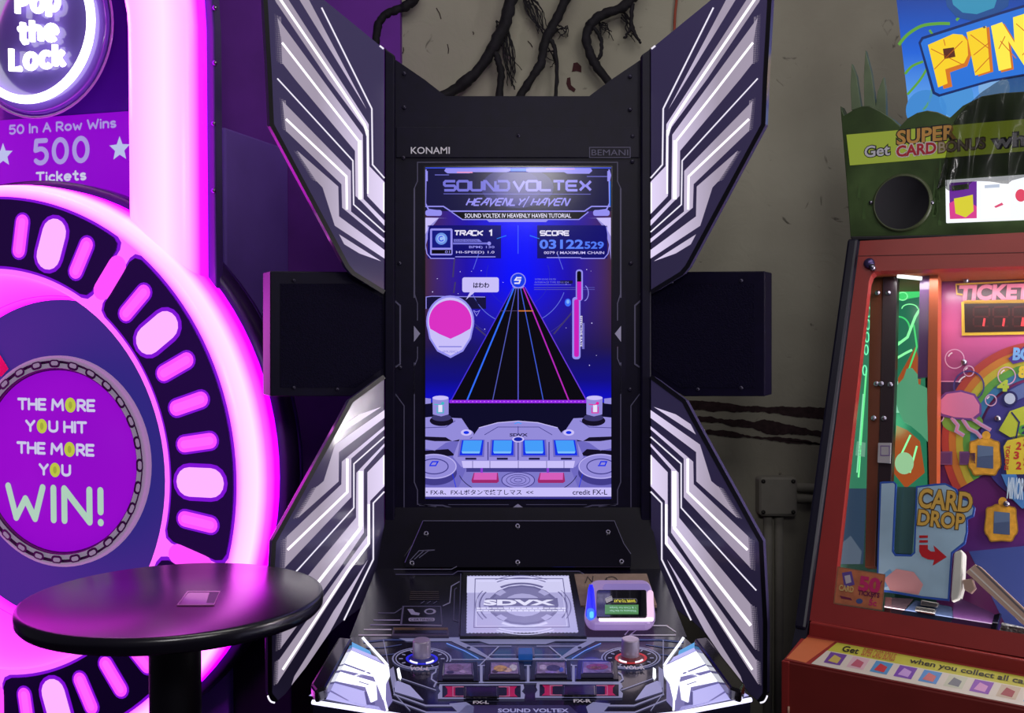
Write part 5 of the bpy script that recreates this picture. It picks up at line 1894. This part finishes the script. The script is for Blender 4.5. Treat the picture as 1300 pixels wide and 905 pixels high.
# generic bell-shaped pink float (plain)
q.poly([(1189, 520), (1190, 508), (1200, 498), (1220, 495), (1238, 500), (1246, 514), (1246, 526), (1236, 534), (1212, 532), (1194, 528)], cP('float_edge', (120, 70, 150)), 9)
q.poly([(1191, 519), (1193, 509), (1202, 500), (1220, 497.5), (1236, 502), (1243.5, 514), (1243, 524), (1234, 531), (1212, 529.5), (1196, 525)], cP('float_pink', (226, 130, 176)), 10)
for pts in ([(1208, 530), (1216, 540), (1214, 547), (1224, 553)], [(1222, 532), (1230, 544), (1240, 549), (1246, 556)], [(1234, 531), (1244, 538), (1258, 546)]):
    q.line(pts, 5, cP('float_tail', (200, 170, 215)), 9)
    q.line(pts, 2, cP('float_tail2', (226, 140, 180)), 10)
# number wheel pieces
q.text('4', 1266, 482, 1281, 497, cP('lime_num', (180, 200, 70)), 11, .06)
q.text('8', 1293, 464, 1303, 480, cP('yellow_num', (220, 190, 60)), 11, .06)
q.poly([(1280, 455), (1302, 438), (1330, 434), (1330, 452), (1286, 462)], cP('wheel_plum', (80, 50, 140)), 8)
q.text('BONUS', 1286, 441, 1345, 458, cP('sky', (120, 170, 230)), 10, .05)
q.poly([(1272, 506), (1279, 497), (1300, 486), (1330, 480), (1330, 492), (1296, 506), (1283, 512)], cP('steel_blue', (96, 112, 170)), 10)
q.ell(1282, 506, 10, 10, cP('navy', (40, 40, 100)), 11)
q.ell(1282, 506, 7, 7, cP('silver', (190, 200, 225)), 12)
q.poly([(1268, 546), (1282, 522), (1330, 505), (1330, 556), (1290, 560)], cP('wheel_lime', (186, 196, 62)), 11)
q.line([(1284, 523), (1294, 536), (1290, 556)], 2, cP('navy', (40, 40, 100)), 12)
q.ell(1300, 546, 7, 7, cP('green', (84, 160, 70)), 12)
q.text('2', 1297, 541, 1304, 551, cP('navy', (40, 40, 100)), 13, .04)
q.poly([(1271, 566), (1277, 556), (1330, 545), (1330, 640), (1306, 650), (1284, 634), (1272, 604)], cP('navy', (40, 40, 100)), 11)
q.poly([(1274, 567), (1279, 559), (1330, 548), (1330, 602), (1278, 602)], cP('wheel_yellow', (218, 196, 60)), 12)
q.text('TOKENS', 1276, 565, 1281.5, 597, cP('red', (190, 50, 50)), 13, .03, vert=True)
for s_, x, y in (('2', 1290, 566), ('3', 1287, 578), ('2', 1290, 591), ('3', 1299, 562), ('2', 1299, 586)):
    q.text(s_, x, y - 5, x + 7, y + 5, cP('red', (190, 50, 50)), 13, .04)
q.poly([(1271, 602), (1290, 602), (1306, 640), (1298, 646), (1284, 632)], cP('cyan_blue', (74, 130, 200)), 13)
q.text('MINOR', 1279, 606, 1300, 634, cP('pale_blue', (200, 220, 240)), 14, .04)
# two wavy orange picture frames
for cx, cy in ((1250, 580), (1271, 664)):
    pts = []
    for i in range(32):
        t = 2 * PI * i / 32
        r_ = 1 + .05 * math.sin(7 * t)
        sx = abs(math.cos(t)) ** .6 * (1 if math.cos(t) >= 0 else -1)
        sy = abs(math.sin(t)) ** .6 * (1 if math.sin(t) >= 0 else -1)
        pts.append((cx + 21 * r_ * sx, cy + 24 * r_ * sy))
    q.poly(pts, cP('frame_edge', (170, 120, 40)), 8)
    q.poly([(cx + (x - cx) * .93, cy + (y - cy) * .93) for x, y in pts], mat('print_frame_orange', (226, 164, 56), .35, noise=.2, nscale=90), 9)
    q.ell(cx + 2, cy - 27, 5.5, 6, mat('print_frame_orange', (226, 164, 56)), 9)
    q.poly([(cx - 9, cy - 15), (cx + 11, cy - 13), (cx + 11, cy + 15), (cx - 10, cy + 13)], cP('frame_in', (76, 92, 128)), 10)
    q.poly([(cx - 9, cy - 15), (cx + 11, cy - 13), (cx + 11, cy - 2), (cx - 9, cy)], cP('frame_in2', (96, 116, 150)), 11)
for x in (1187, 1218):
    q.rect(x, 573, x + 22, 590, cP('ghost_frame', (118, 76, 124)), 8)
    q.rect(x + 2, 575, x + 20, 588, cP('ghost_in', (98, 58, 110)), 9)
q.poly([(1230, 700), (1330, 690), (1330, 830), (1280, 800)], cP('swirl_blue', (70, 86, 160)), 4)
q.poly([(1189, 700), (1234, 700), (1280, 790), (1230, 800), (1189, 790)], cP('deep_magenta', (98, 34, 92)), 3)
q.build('playfield_graphics', pm, 'colourful printed graphics with ticket counter and number wheel')
for x, y in ((1226.5, 356), (1224, 460), (1181, 454), (1267, 531.5), (1278, 640)):
    u, v = PF.uv(x, y, .004)
    lathe('screw', PF, (u, v), [(.0058, .002), (.005, .01), (.001, .011)], M_STEEL, pm, 10)

# card drop plate
CP = RF.shift(-.035)
cpl = prism('card_drop_plate', CP, [(1117, 612), (1121, 611), (1135, 611), (1138, 614), (1134, 698), (1137, 703), (1156, 704), (1160, 701), (1163, 617), (1172, 616), (1186, 614), (1200, 613), (1214, 620), (1219, 631), (1229, 634), (1238, 644), (1236, 655), (1228, 659), (1228, 676), (1225, 690), (1209, 702), (1205, 763), (1170, 759), (1130, 752), (1113, 750), (1114, 700)], 0, .006, mat('drop_blue', (58, 96, 190), .2, coat=.5), pm)
q = Art(CP, .0006)
q.poly([(1119, 614), (1134, 613), (1136, 615), (1132, 700), (1136, 706), (1157, 706.5), (1162, 702), (1165, 619), (1187, 616.5), (1200, 615.5), (1212, 622), (1218, 633.5), (1228, 636), (1235.5, 645), (1234, 653), (1226, 657), (1226, 675), (1223, 688), (1207, 701), (1203, 760), (1170, 756.5), (1130, 749.5), (1115, 747.5), (1116, 700)], mat('drop_pale', (170, 202, 226), .3, noise=.12, nscale=14), 0)
q.text('CARD', 1165, 621, 1236, 649, cP('card_ink', (96, 70, 40)), 3, .08)
q.text('CARD', 1166, 622, 1235, 648, cP('card_gold', (226, 180, 84)), 4, .03)
q.text('DROP', 1164, 648, 1226, 671, cP('card_ink', (96, 70, 40)), 3, .08)
q.text('DROP', 1165, 649, 1225, 670, cP('card_gold', (226, 180, 84)), 4, .03)
redm = cP('arrow_red', (196, 34, 44))
for y0 in (679.5, 685.5):
    q.rect(1167, y0, 1178, y0 + 3.2, redm, 3)
q.poly([(1167, 691.5), (1178, 691.5), (1178, 697), (1182, 700), (1187, 700), (1185, 692), (1202, 707), (1184, 718), (1186, 710.5), (1178, 710), (1170, 706), (1167, 700)], redm, 3)
q.poly([(1122, 735), (1138, 722), (1160, 726), (1172, 742), (1166, 755), (1130, 749)], cP('plain_pink', (224, 158, 162)), 2)
q.poly([(1116, 748), (1113, 735), (1130, 722), (1140, 740)], cP('plain_sky', (120, 170, 215)), 1)
q.build('drop_print', cpl, 'pale blue print reading card drop with red arrow')
prism('drop_tower', CP, [(1138, 618), (1164, 618), (1158, 703), (1136, 702)], -.025, .01, mat('tower_glass', (70, 104, 104), .12, coat=.7), pm)
prism('drop_button_block', CP, [(1211, 701), (1220, 697), (1223, 702), (1221, 745), (1217, 760), (1208, 764), (1207, 757)], .022, .03, mat('white_block', (222, 222, 214), .4), pm, .003)
rail = prism('metal_rail', CP, [(1226, 726), (1238, 716), (1246, 720), (1330, 800), (1330, 822)], .03, .012, mat('copper_steel', (214, 182, 164), .3, .35), pm, .001)
q = Art(CP, .0306)
q.line([(1240, 718), (1330, 806)], 2.5, mat('steel_dark', (120, 112, 120), .3, .3), 0)
q.line([(1231, 722), (1330, 815)], 2.0, mat('steel_light', (236, 226, 218), .2, .2), 0)
q.build('rail_ribs', rail)
prism('rail_bracket', CP, [(1222, 736), (1234, 734), (1238, 746), (1232, 753), (1224, 748)], .026, .014, mat('copper_steel', (214, 182, 164), .3, .35), pm, .001)
# floor hardware
HW = RF.shift(-.02)
M_CHR = mat('chrome_bits', (176, 172, 168), .2, .9)
prism('floor_mirror', HW, [(1124, 758), (1160, 760), (1142, 782), (1122, 778)], -.006, .004, mat('mirror_floor', (170, 140, 150), .06, .9), pm)
prism('floor_glass', HW, [(1162, 762), (1208, 770), (1211, 784), (1204, 792), (1140, 783)], -.006, .006, mat('glass_blue', (70, 84, 116), .1, .5), pm)
prism('latch_block', HW, [(1169, 761), (1192, 765), (1190, 771), (1168, 768)], .002, .014, M_CHR, pm, .002)
prism('latch_block', HW, [(1162, 769), (1188, 773), (1186, 781), (1161, 776)], .002, .014, M_CHR, pm, .002)
prism('floor_plate', HW, [(1212, 756), (1264, 780), (1258, 800), (1208, 791)], -.006, .006, mat('plate_plum', (74, 44, 84), .15, coat=.6), pm)
prism('black_hinge', HW, [(1262, 780), (1270, 778), (1264, 801), (1257, 800)], .002, .014, M_BLACK, pm, .001)
prism('coil_tray', HW, [(1272, 790), (1300, 796), (1330, 804), (1330, 820), (1268, 803)], -.002, .012, mat('coil_grey', (90, 90, 92), .35, .6, noise=.5, nscale=150, bump=.8), pm)
# front glass
prism_uv('front_glass', RF, [(hole[0][0] - .004, wb - .004), (wl[2][0] - .004, wl[2][1]), (wl[5][0], wt + .004), (u_r + .004, wt + .004), (u_r + .004, wb - .004)], -.008, .004, mat('clear_glass', (20, 22, 24), .03, alpha=.05), pm)
# price sticker
stk = prism('price_sticker', RF, [(1063, 719), (1124, 729), (1120, 775), (1058, 766)], .0012, .001, mat('sticker_edge', (150, 96, 72), .4), pm, 0, 'orange price sticker')
q = Art(RF, .0014)
q.poly([(1064.5, 720.5), (1122.5, 730.2), (1118.8, 773.5), (1059.5, 764.8)], mat('sticker_orange', (186, 108, 74), .4, noise=.2, nscale=60), 0)
q.text('50', 1090, 732, 1118, 752, cP('sticker_pink', (196, 44, 104)), 3, .05)
q.text('TICKETS', 1089, 750.5, 1117, 757, cP('sticker_wine', (110, 34, 70)), 3, .04)
q.text('5c', 1103, 761, 1113, 769, cP('sticker_pink', (196, 44, 104)), 3, .03)
q.poly([(1069, 727), (1081, 725), (1085, 742), (1072, 746)], cP('sticker_card', (98, 74, 150)), 2)
q.poly([(1072, 731), (1079, 729.5), (1081, 739), (1074, 741)], cP('sticker_pale', (190, 180, 190)), 3)
q.text('CARD', 1065, 743, 1084, 751, cP('sticker_gold', (206, 170, 110)), 4, .04)
q.poly([(1066, 756), (1080, 759), (1082, 762), (1068, 759.5)], cP('sticker_wine', (110, 34, 70)), 2)
q.ell(1091, 763, 4.4, 3.4, cP('sticker_blue', (70, 84, 140)), 2, 10)
q.line([(1105, 762), (1120, 737)], 1.2, cP('sticker_wine', (110, 34, 70)), 2)
q.build('sticker_print', stk)

# lower front: band, ledge, kick front
LB = Plane(RB0, RU, (0, 0, 1))
u0_, v_seam = LB.uv(1030, 788, .01)
prism('lower_band', LB, [(1027.5, 789), (1300, 838), (1420, 860), (1420, 895), (1300, 864), (1026, 808)], .008, .03, M_RED, pm, .003)
# tilted ledge: back line at row 808, front line at row 830
pb0, pb1 = LB.P(1028, 807, .008), LB.P(1300, 862.5, .008)
RN = -RBk
zdrop = .03
out_ = .075
eA = RB0 - RU * .012 + RN * (out_ + .008)
LG = Plane(pb0, RU, (RBk * out_ + Vector((0, 0, zdrop))))
prism_uv('card_ledge', LG, [(-.022, -math.hypot(out_, zdrop)), (fw, -math.hypot(out_, zdrop)), (fw, .004), (-.012, .004)], 0, .03, M_RED, pm, .002)
q = Art(LG, .0006)
uA = LG.uv(1036, 812)[0]
hz = math.hypot(out_, zdrop)
q.uvface([(-.018, -hz + .004), (.02, -hz + .002), (.05, -.004), (-.004, -.006)], mat('ledge_orange', (206, 110, 70), .3, coat=.4), 0)
q.uvface([(.03, -hz + .002), (fw, -hz + .002), (fw, -hz * .42), (.045, -hz * .42)], mat('strip_pale', (206, 196, 186), .3), 1)
q.uvface([(.045, -hz * .42), (fw, -hz * .42), (fw, -.006), (.055, -.006)], mat('strip_yellow', (190, 184, 70), .3), 1)
cols = [((110, 70, 150), (190, 170, 90)), ((206, 170, 180), (180, 90, 110)), ((80, 140, 190), (190, 50, 60)), ((120, 70, 170), (190, 150, 210)), ((90, 140, 200), (200, 110, 110)), ((190, 190, 170), (110, 110, 120)), ((130, 70, 170), (200, 140, 190)), ((190, 170, 150), (150, 60, 70)), ((90, 170, 210), (70, 110, 190)), ((150, 170, 120), (90, 120, 80)), ((190, 120, 90), (230, 200, 150))]
for i, (c1, c2) in enumerate(cols):
    x0 = .05 + i * .0415
    y0, y1 = -hz + .012, -hz * .45
    q.uvface([(x0, y0), (x0 + .03, y0), (x0 + .033, y1), (x0 + .003, y1)], mat('pic_%d_%d_%d' % c1, c1, .3), 2)
    q.uvface([(x0 + .006, y0 + .006), (x0 + .024, y0 + .004), (x0 + .026, (y0 + y1) / 2 + .004), (x0 + .012, y1 - .006)], mat('pic_%d_%d_%d' % c2, c2, .3), 3)


def ledge_text(t, u0, u1, va, vb, m, ly=4, bold=.02):
    vs_, fs_ = text_mesh(t, bold)
    xs, ys = [p[0] for p in vs_], [p[1] for p in vs_]
    o_ = len(q.v)
    for x, y in vs_:
        q.v.append(LG.pt(u0 + (u1 - u0) * (x - min(xs)) / (max(xs) - min(xs)), va + (vb - va) * (y - min(ys)) / (max(ys) - min(ys)), q.base + LS * ly))
    mi_ = q._m(m)
    for f in fs_:
        q.f.append(tuple(k + o_ for k in f)); q.mi.append(mi_)


INK = mat('strip_ink', (50, 44, 40), .4)
ledge_text('Get', .07, .1, -hz * .36, -.012, INK)
ledge_text('SUPER CARD BONUS', .106, .165, -hz * .38, -.008, mat('strip_rust', (180, 100, 60), .4))
ledge_text('when you collect all cards', .19, .40, -hz * .38, -.012, INK)
q.build('ledge_print', pm, 'yellow strip with a row of small card pictures')
FK = Plane(LG.pt(-.022, -hz, 0), RU, (0, 0, 1))
prism_uv('kick_front', FK, [(0, -FK.O.z), (fw + .022, -FK.O.z), (fw + .022, -.002), (0, -.002)], 0, .05, M_REDD, pm, .004)
prism_uv('front_lip', FK, [(-.003, -.11), (.012, -.11), (.012, -.002), (-.003, -.002)], .003, .03, M_RED, pm, .002)
tubes('lip_screw', [([FK.pt(.012, -.085, .004), FK.pt(.012, -.104, .004)], .0022)], mat('pale_lip', (206, 160, 140), .4), pm, 8)

# header above the red frame
HO = RF.pt(0, vtop, 0) + RBk * .015
HP = Plane(HO, RU, (0, 0, 1))
M_GRN = mat('leaf_green', (66, 86, 48), .4, noise=.5, nscale=9)
M_GRN2 = mat('leaf_pale', (104, 120, 92), .5, noise=.25, nscale=14)
hd_out = [(1079.5, 301), (1076, 253), (1071, 190), (1066.5, 134), (1072, 146), (1082, 140), (1094, 134.5), (1104, 134), (1118, 141), (1132, 150), (1143, 160), (1152, 150), (1164, 143), (1177, 140), (1190, 142), (1206, 149), (1222, 134), (1246, 122), (1270, 118), (1300, 116), (1440, 110), (1440, 296), (1300, 297)]
hd = prism('header_board', HP, hd_out, 0, .03, M_GRN, pm, .002, 'green leaf painted header board')
for pts in ([(1081, 140), (1079.5, 110), (1081, 80.5), (1087, 96), (1093, 136)], [(1097, 136), (1096.5, 96), (1098.5, 63.5), (1106, 92), (1112, 138)], [(1111, 140), (1114, 116), (1121.5, 97.5), (1124, 115), (1125, 147)]):
    prism('leaf_spike', HP, pts, -.004, .014, M_GRN2, hd, .001)
q = Art(HP, .0005)
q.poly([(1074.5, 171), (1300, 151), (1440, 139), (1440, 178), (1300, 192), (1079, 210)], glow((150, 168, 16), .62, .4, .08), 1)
rnd = random.Random(2)
for i in range(26):
    x = rnd.uniform(1085, 1195)
    y = rnd.uniform(218, 290)
    q.poly([(x, y), (x + 3, y - rnd.uniform(14, 40)), (x + 5, y)], mat('leaf_stroke', (70, 96, 50), .5), 0) if abs(x - 1143) > 34 else None
q.text('Get', 1096.5, 183, 1131, 199.5, mat('hdr_ink', (30, 28, 40), .5), 3, .09)
q.text('Get', 1097.5, 184, 1130, 198.5, mat('hdr_white', (214, 212, 224), .5), 4, .02)
q.text('SUPER', 1137, 160, 1216, 182, mat('hdr_ink', (30, 28, 40), .5), 3, .09)
q.text('SUPER', 1138.5, 161.5, 1214.5, 180.5, mat('hdr_orange', (216, 160, 84), .5), 4, .03)
q.text('CARD', 1136.5, 181, 1190, 198.5, mat('hdr_pale', (226, 210, 214), .5), 5, .1)
q.text('CARD', 1138, 182.5, 1188.5, 197, mat('hdr_red', (190, 44, 60), .5), 6, .03)
q.text('BONUS', 1190, 176, 1252, 192.5, mat('hdr_ink2', (120, 90, 50), .5), 5, .08)
q.text('BONUS', 1191.5, 177.5, 1250.5, 191, mat('hdr_silver', (196, 176, 150), .5), 6, .02)
q.text('when', 1257, 166, 1338, 187, mat('hdr_ink', (30, 28, 40), .5), 3, .09)
q.text('when', 1258.5, 167.5, 1336.5, 185.5, mat('hdr_white', (214, 212, 224), .5), 4, .02)
q.build('header_lettering', hd, 'yellow-green banner lettering')
u, v = HP.uv(1145, 257.5, .002)
spk = lathe('header_speaker', HP, (u, v), [(.0, .003), (.053, .003), (.055, .006), (.058, .006), (.061, .0)], [mat('speaker_cloth', (18, 16, 26), .8), mat('speaker_ring', (70, 78, 52), .4)], hd, 40, midx=[0, 0, 1, 1])
for x in (1105.5, 1183):
    u, v = HP.uv(x, 257, .002)
    lathe('screw', HP, (u, v), [(.0045, 0), (.004, .004), (.001, .005)], M_STEEL, hd, 10)
lb = prism('lit_poster', HP, [(1200, 228.5), (1300, 221.5), (1440, 212), (1440, 276), (1300, 279), (1201, 283)], .006, .006, glow((236, 238, 244), 1.15, .3), hd, .001, 'backlit strip of card pictures')
q = Art(HP, .0066)
q.poly([(1205, 232), (1240, 230), (1240, 277), (1206, 278)], glow((104, 40, 150), 1.0), 0)
q.poly([(1205, 258), (1220, 250), (1240, 262), (1240, 277), (1206, 278)], glow((216, 60, 140), 1.0), 1)
q.poly([(1211, 252), (1222, 250), (1235, 247), (1236, 268), (1226, 276), (1213, 271)], glow((216, 206, 50), 1.0), 2)
q.poly([(1208, 236), (1230, 233), (1230, 240), (1209, 242)], glow((56, 70, 40), .8), 2)
q.poly([(1246, 231), (1282, 229), (1282, 275), (1246, 277)], glow((246, 246, 250), 1.2), 1)
q.poly([(1250, 235), (1269, 233.5), (1269, 238), (1250, 239)], glow((190, 200, 220), 1.0), 2)
q.poly([(1262, 262), (1272, 257), (1274, 260), (1264, 264)], glow((220, 80, 120), 1.0), 2)
q.ell(1296, 248, 7, 8, glow((226, 70, 100), 1.0), 2)
q.ell(1309, 246, 7, 8, glow((226, 70, 100), 1.0), 2)
q.build('poster_print', lb)
prism('header_base', HP, [(1079, 300), (1300, 296.5), (1440, 294), (1440, 299), (1300, 301), (1081, 305)], .012, .04, mat('base_dark', (34, 32, 38), .5), hd, .002)

# lit title board further back
TB = Plane(HO + RBk * .16, RU, RV * .0 + Vector((0, 0, 1)))


def title_mat():
    m = bpy.data.materials.new('backlit_blue_print')
    m.use_nodes = True
    nt = m.node_tree
    b = nt.nodes['Principled BSDF']
    b.inputs['Base Color'].default_value = (.02, .05, .12, 1)
    b.inputs['Roughness'].default_value = .3
    uvn = nt.nodes.new('ShaderNodeUVMap')
    sp = nt.nodes.new('ShaderNodeSeparateXYZ')
    r = nt.nodes.new('ShaderNodeValToRGB')
    e = r.color_ramp.elements
    e.new(.5)
    for el, p, c in zip(e, (0, .45, .9), ((110, 180, 244), (28, 96, 214), (8, 20, 110))):
        el.position = p
        el.color = (*lin(c), 1)
    nt.links.new(uvn.outputs['UV'], sp.inputs[0])
    nt.links.new(sp.outputs['Y'], r.inputs['Fac'])
    nt.links.new(r.outputs['Color'], b.inputs['Emission Color'])
    b.inputs['Emission Strength'].default_value = .95
    return m


tpx = [(1156, 158), (1440, 140), (1440, -60), (1133, -45)]
tuv = [TB.uv(x, y, 0) for x, y in tpx]
ttl = prism('title_board', TB, tpx, -.002, .04, mat('board_edge', (24, 30, 70), .4), pm)
mesh('title_print', [TB.pt(u, v, 0) for u, v in tuv], [(0, 1, 2, 3)], title_mat(), None, ttl, uvs=[(0, 0), (1, 0), (1, 1), (0, 1)], label='backlit blue board with yellow letters')
q = Art(TB, .0005)
gsw = glow((104, 176, 60), .8)
for pts, wd in (([(1141, 57), (1152, 44), (1170, 33), (1190, 30), (1206, 30)], 4), ([(1149, 94), (1158, 84), (1172, 78)], 3.2), ([(1152, 120), (1166, 104), (1174, 92), (1178, 84)], 3), ([(1172, 140), (1180, 128), (1184, 112), (1190, 100)], 3), ([(1214, 26), (1226, 14), (1240, 12), (1262, 8)], 3.4), ([(1180, 38), (1186, 46), (1190, 44)], 3)):
    q.line(smooth_path([Vector((x, y, 0)) for x, y in pts], 5) and [(p.x, p.y) for p in smooth_path([Vector((x, y, 0)) for x, y in pts], 5)], wd, gsw, 1)
q.poly([(1199, -10), (1202, 8), (1214, 22), (1236, 27), (1262, 20), (1280, 8), (1284, -20)], glow((30, 80, 150), .9), 2)
q.poly([(1206, -12), (1210, 6), (1222, 16), (1240, 18), (1262, 10), (1270, -14)], glow((54, 150, 190), .9), 3)
q.ell(1176, 140, 26, 26, glow((70, 150, 230), .8), 1)
q.ell(1214, 124, 22, 26, glow((80, 160, 236), .8), 1)
q.ell(1262, 112, 20, 20, glow((130, 180, 235), .9), 2)
q.poly([(1166, 54), (1170, 47), (1270, 15), (1340, -6), (1340, 90), (1258, 104), (1192, 123), (1184, 119)], glow((14, 40, 104), .9), 4)
q.poly([(1169, 55), (1172, 50), (1270, 18.5), (1338, -2), (1338, 87), (1258, 101), (1193, 119.5), (1187, 116.5)], glow((36, 116, 222), .95), 5)
YL = glow((244, 206, 34), 1.05)
OR = glow((222, 120, 30), .9)
P1 = [(1178, 57), (1210, 43), (1222, 44), (1228, 52), (1229, 70), (1224, 80), (1200, 88), (1203, 106), (1191, 111)]
q.poly([(x + 3.5, y + 2) for x, y in P1[:4]] + [(1233, 70), (1228, 84), (1206, 92), (1209, 110), (1198, 113)], OR, 6)
q.poly(P1, YL, 7)
q.poly([(1197, 62), (1211, 60), (1213, 72), (1199, 75)], glow((96, 40, 24), .8), 8)
I1 = [(1227, 41), (1252, 33), (1257, 90), (1238, 96)]
q.poly([(x + 4, y + 1) for x, y in I1], OR, 6)
q.poly(I1, YL, 7)
N1 = [(1258, 33), (1272, 28), (1288, 54), (1286, 22), (1302, 17), (1312, 80), (1300, 83), (1280, 52), (1284, 86), (1268, 90)]
q.poly([(x + 3, y + 2) for x, y in N1], OR, 6)
q.poly(N1, glow((250, 226, 70), 1.1), 7)
hatch = glow((214, 110, 30), .9)
for pts in ([(1186, 88), (1222, 52)], [(1182, 62), (1226, 84)], [(1198, 50), (1200, 58)], [(1232, 44), (1256, 62)], [(1236, 70), (1256, 54)], [(1238, 92), (1257, 72)], [(1270, 52), (1290, 74)], [(1290, 30), (1306, 44)], [(1268, 62), (1276, 46)], [(1298, 70), (1308, 58)]):
    q.line(pts, 1.1, hatch, 8)
q.ell(1249.5, 34.5, 1.7, 1.5, M_STEEL, 9, 10)
q.build('title_graphics', ttl, 'yellow title letters in a blue box with green swirls')

# black plastic draped over the header
bag_m = bpy.data.materials.new('thin_black_plastic')
bag_m.use_nodes = True
b_ = bag_m.node_tree.nodes['Principled BSDF']
b_.inputs['Base Color'].default_value = (*lin((44, 44, 46)), 1)
b_.inputs['Roughness'].default_value = .25
b_.inputs['Alpha'].default_value = .44
BG = HP
bpts = [(1190, 238), (1200, 200), (1206, 168), (1214, 150), (1236, 126), (1254, 112), (1272, 101), (1300, 95), (1340, 92)]
nU, nV = 28, 16
vs, fs = [], []
topc = smooth_path([Vector((x, y, 0)) for x, y in bpts], 8)
rnd = random.Random(9)
for i in range(nU + 1):
    p = topc[int(i / nU * (len(topc) - 1))]
    low = 240 - 4 * math.sin(i * .5) - max(0, (p.x - 1200)) * .14
    for j in range(nV + 1):
        t = j / nV
        x = p.x + t * (4 if p.x < 1215 else 8) * math.sin(i * .7)
        y = p.y + (max(low, p.y + 2) - p.y) * t
        off = .022 + .02 * math.sin(3.1 * t + i * .55) * math.sin(PI * min(1, t + .15)) + .012 * math.sin(i * 1.3 + 5 * t) + .02 * (1 - t)
        u, v = BG.uv(x, y, off)
        vs.append(BG.pt(u, v, max(off, .012)))
for i in range(nU):
    for j in range(nV):
        k = i * (nV + 1) + j
        fs.append((k, k + 1, k + nV + 2, k + nV + 1))
bag = mesh('plastic_sheet', vs, fs, bag_m, None, None, True)
so = bag.modifiers.new('thickness', 'SOLIDIFY'); so.thickness = .0012
tag(bag, 'crumpled black see-through plastic sheet draped over the green header board', 'plastic sheet')
# top tube and green lamp, plus low and side fills added for evenness
lamp('cabinet_tube_lamp', 'AREA', RF.pt(.36, vtop - .07, -.03), .8, (1, .97, .95), .6, .03, RF.pt(.36, .25, -.1))
lamp('cabinet_low_fill', 'AREA', RF.pt(.36, .05, -.024), .3, (1, .95, .95), .6, .02, RF.pt(.36, .45, -.12))
lamp('cabinet_side_fill', 'AREA', RF.pt(fw - .05, vtop * .5, -.024), 7.0, (1, .96, .96), .04, .6, RF.pt(.2, vtop * .5, -.12))
lamp('cabinet_green_lamp', 'POINT', RF.pt(.06, .45, -.1), .25, (.2, 1, .45), .03)
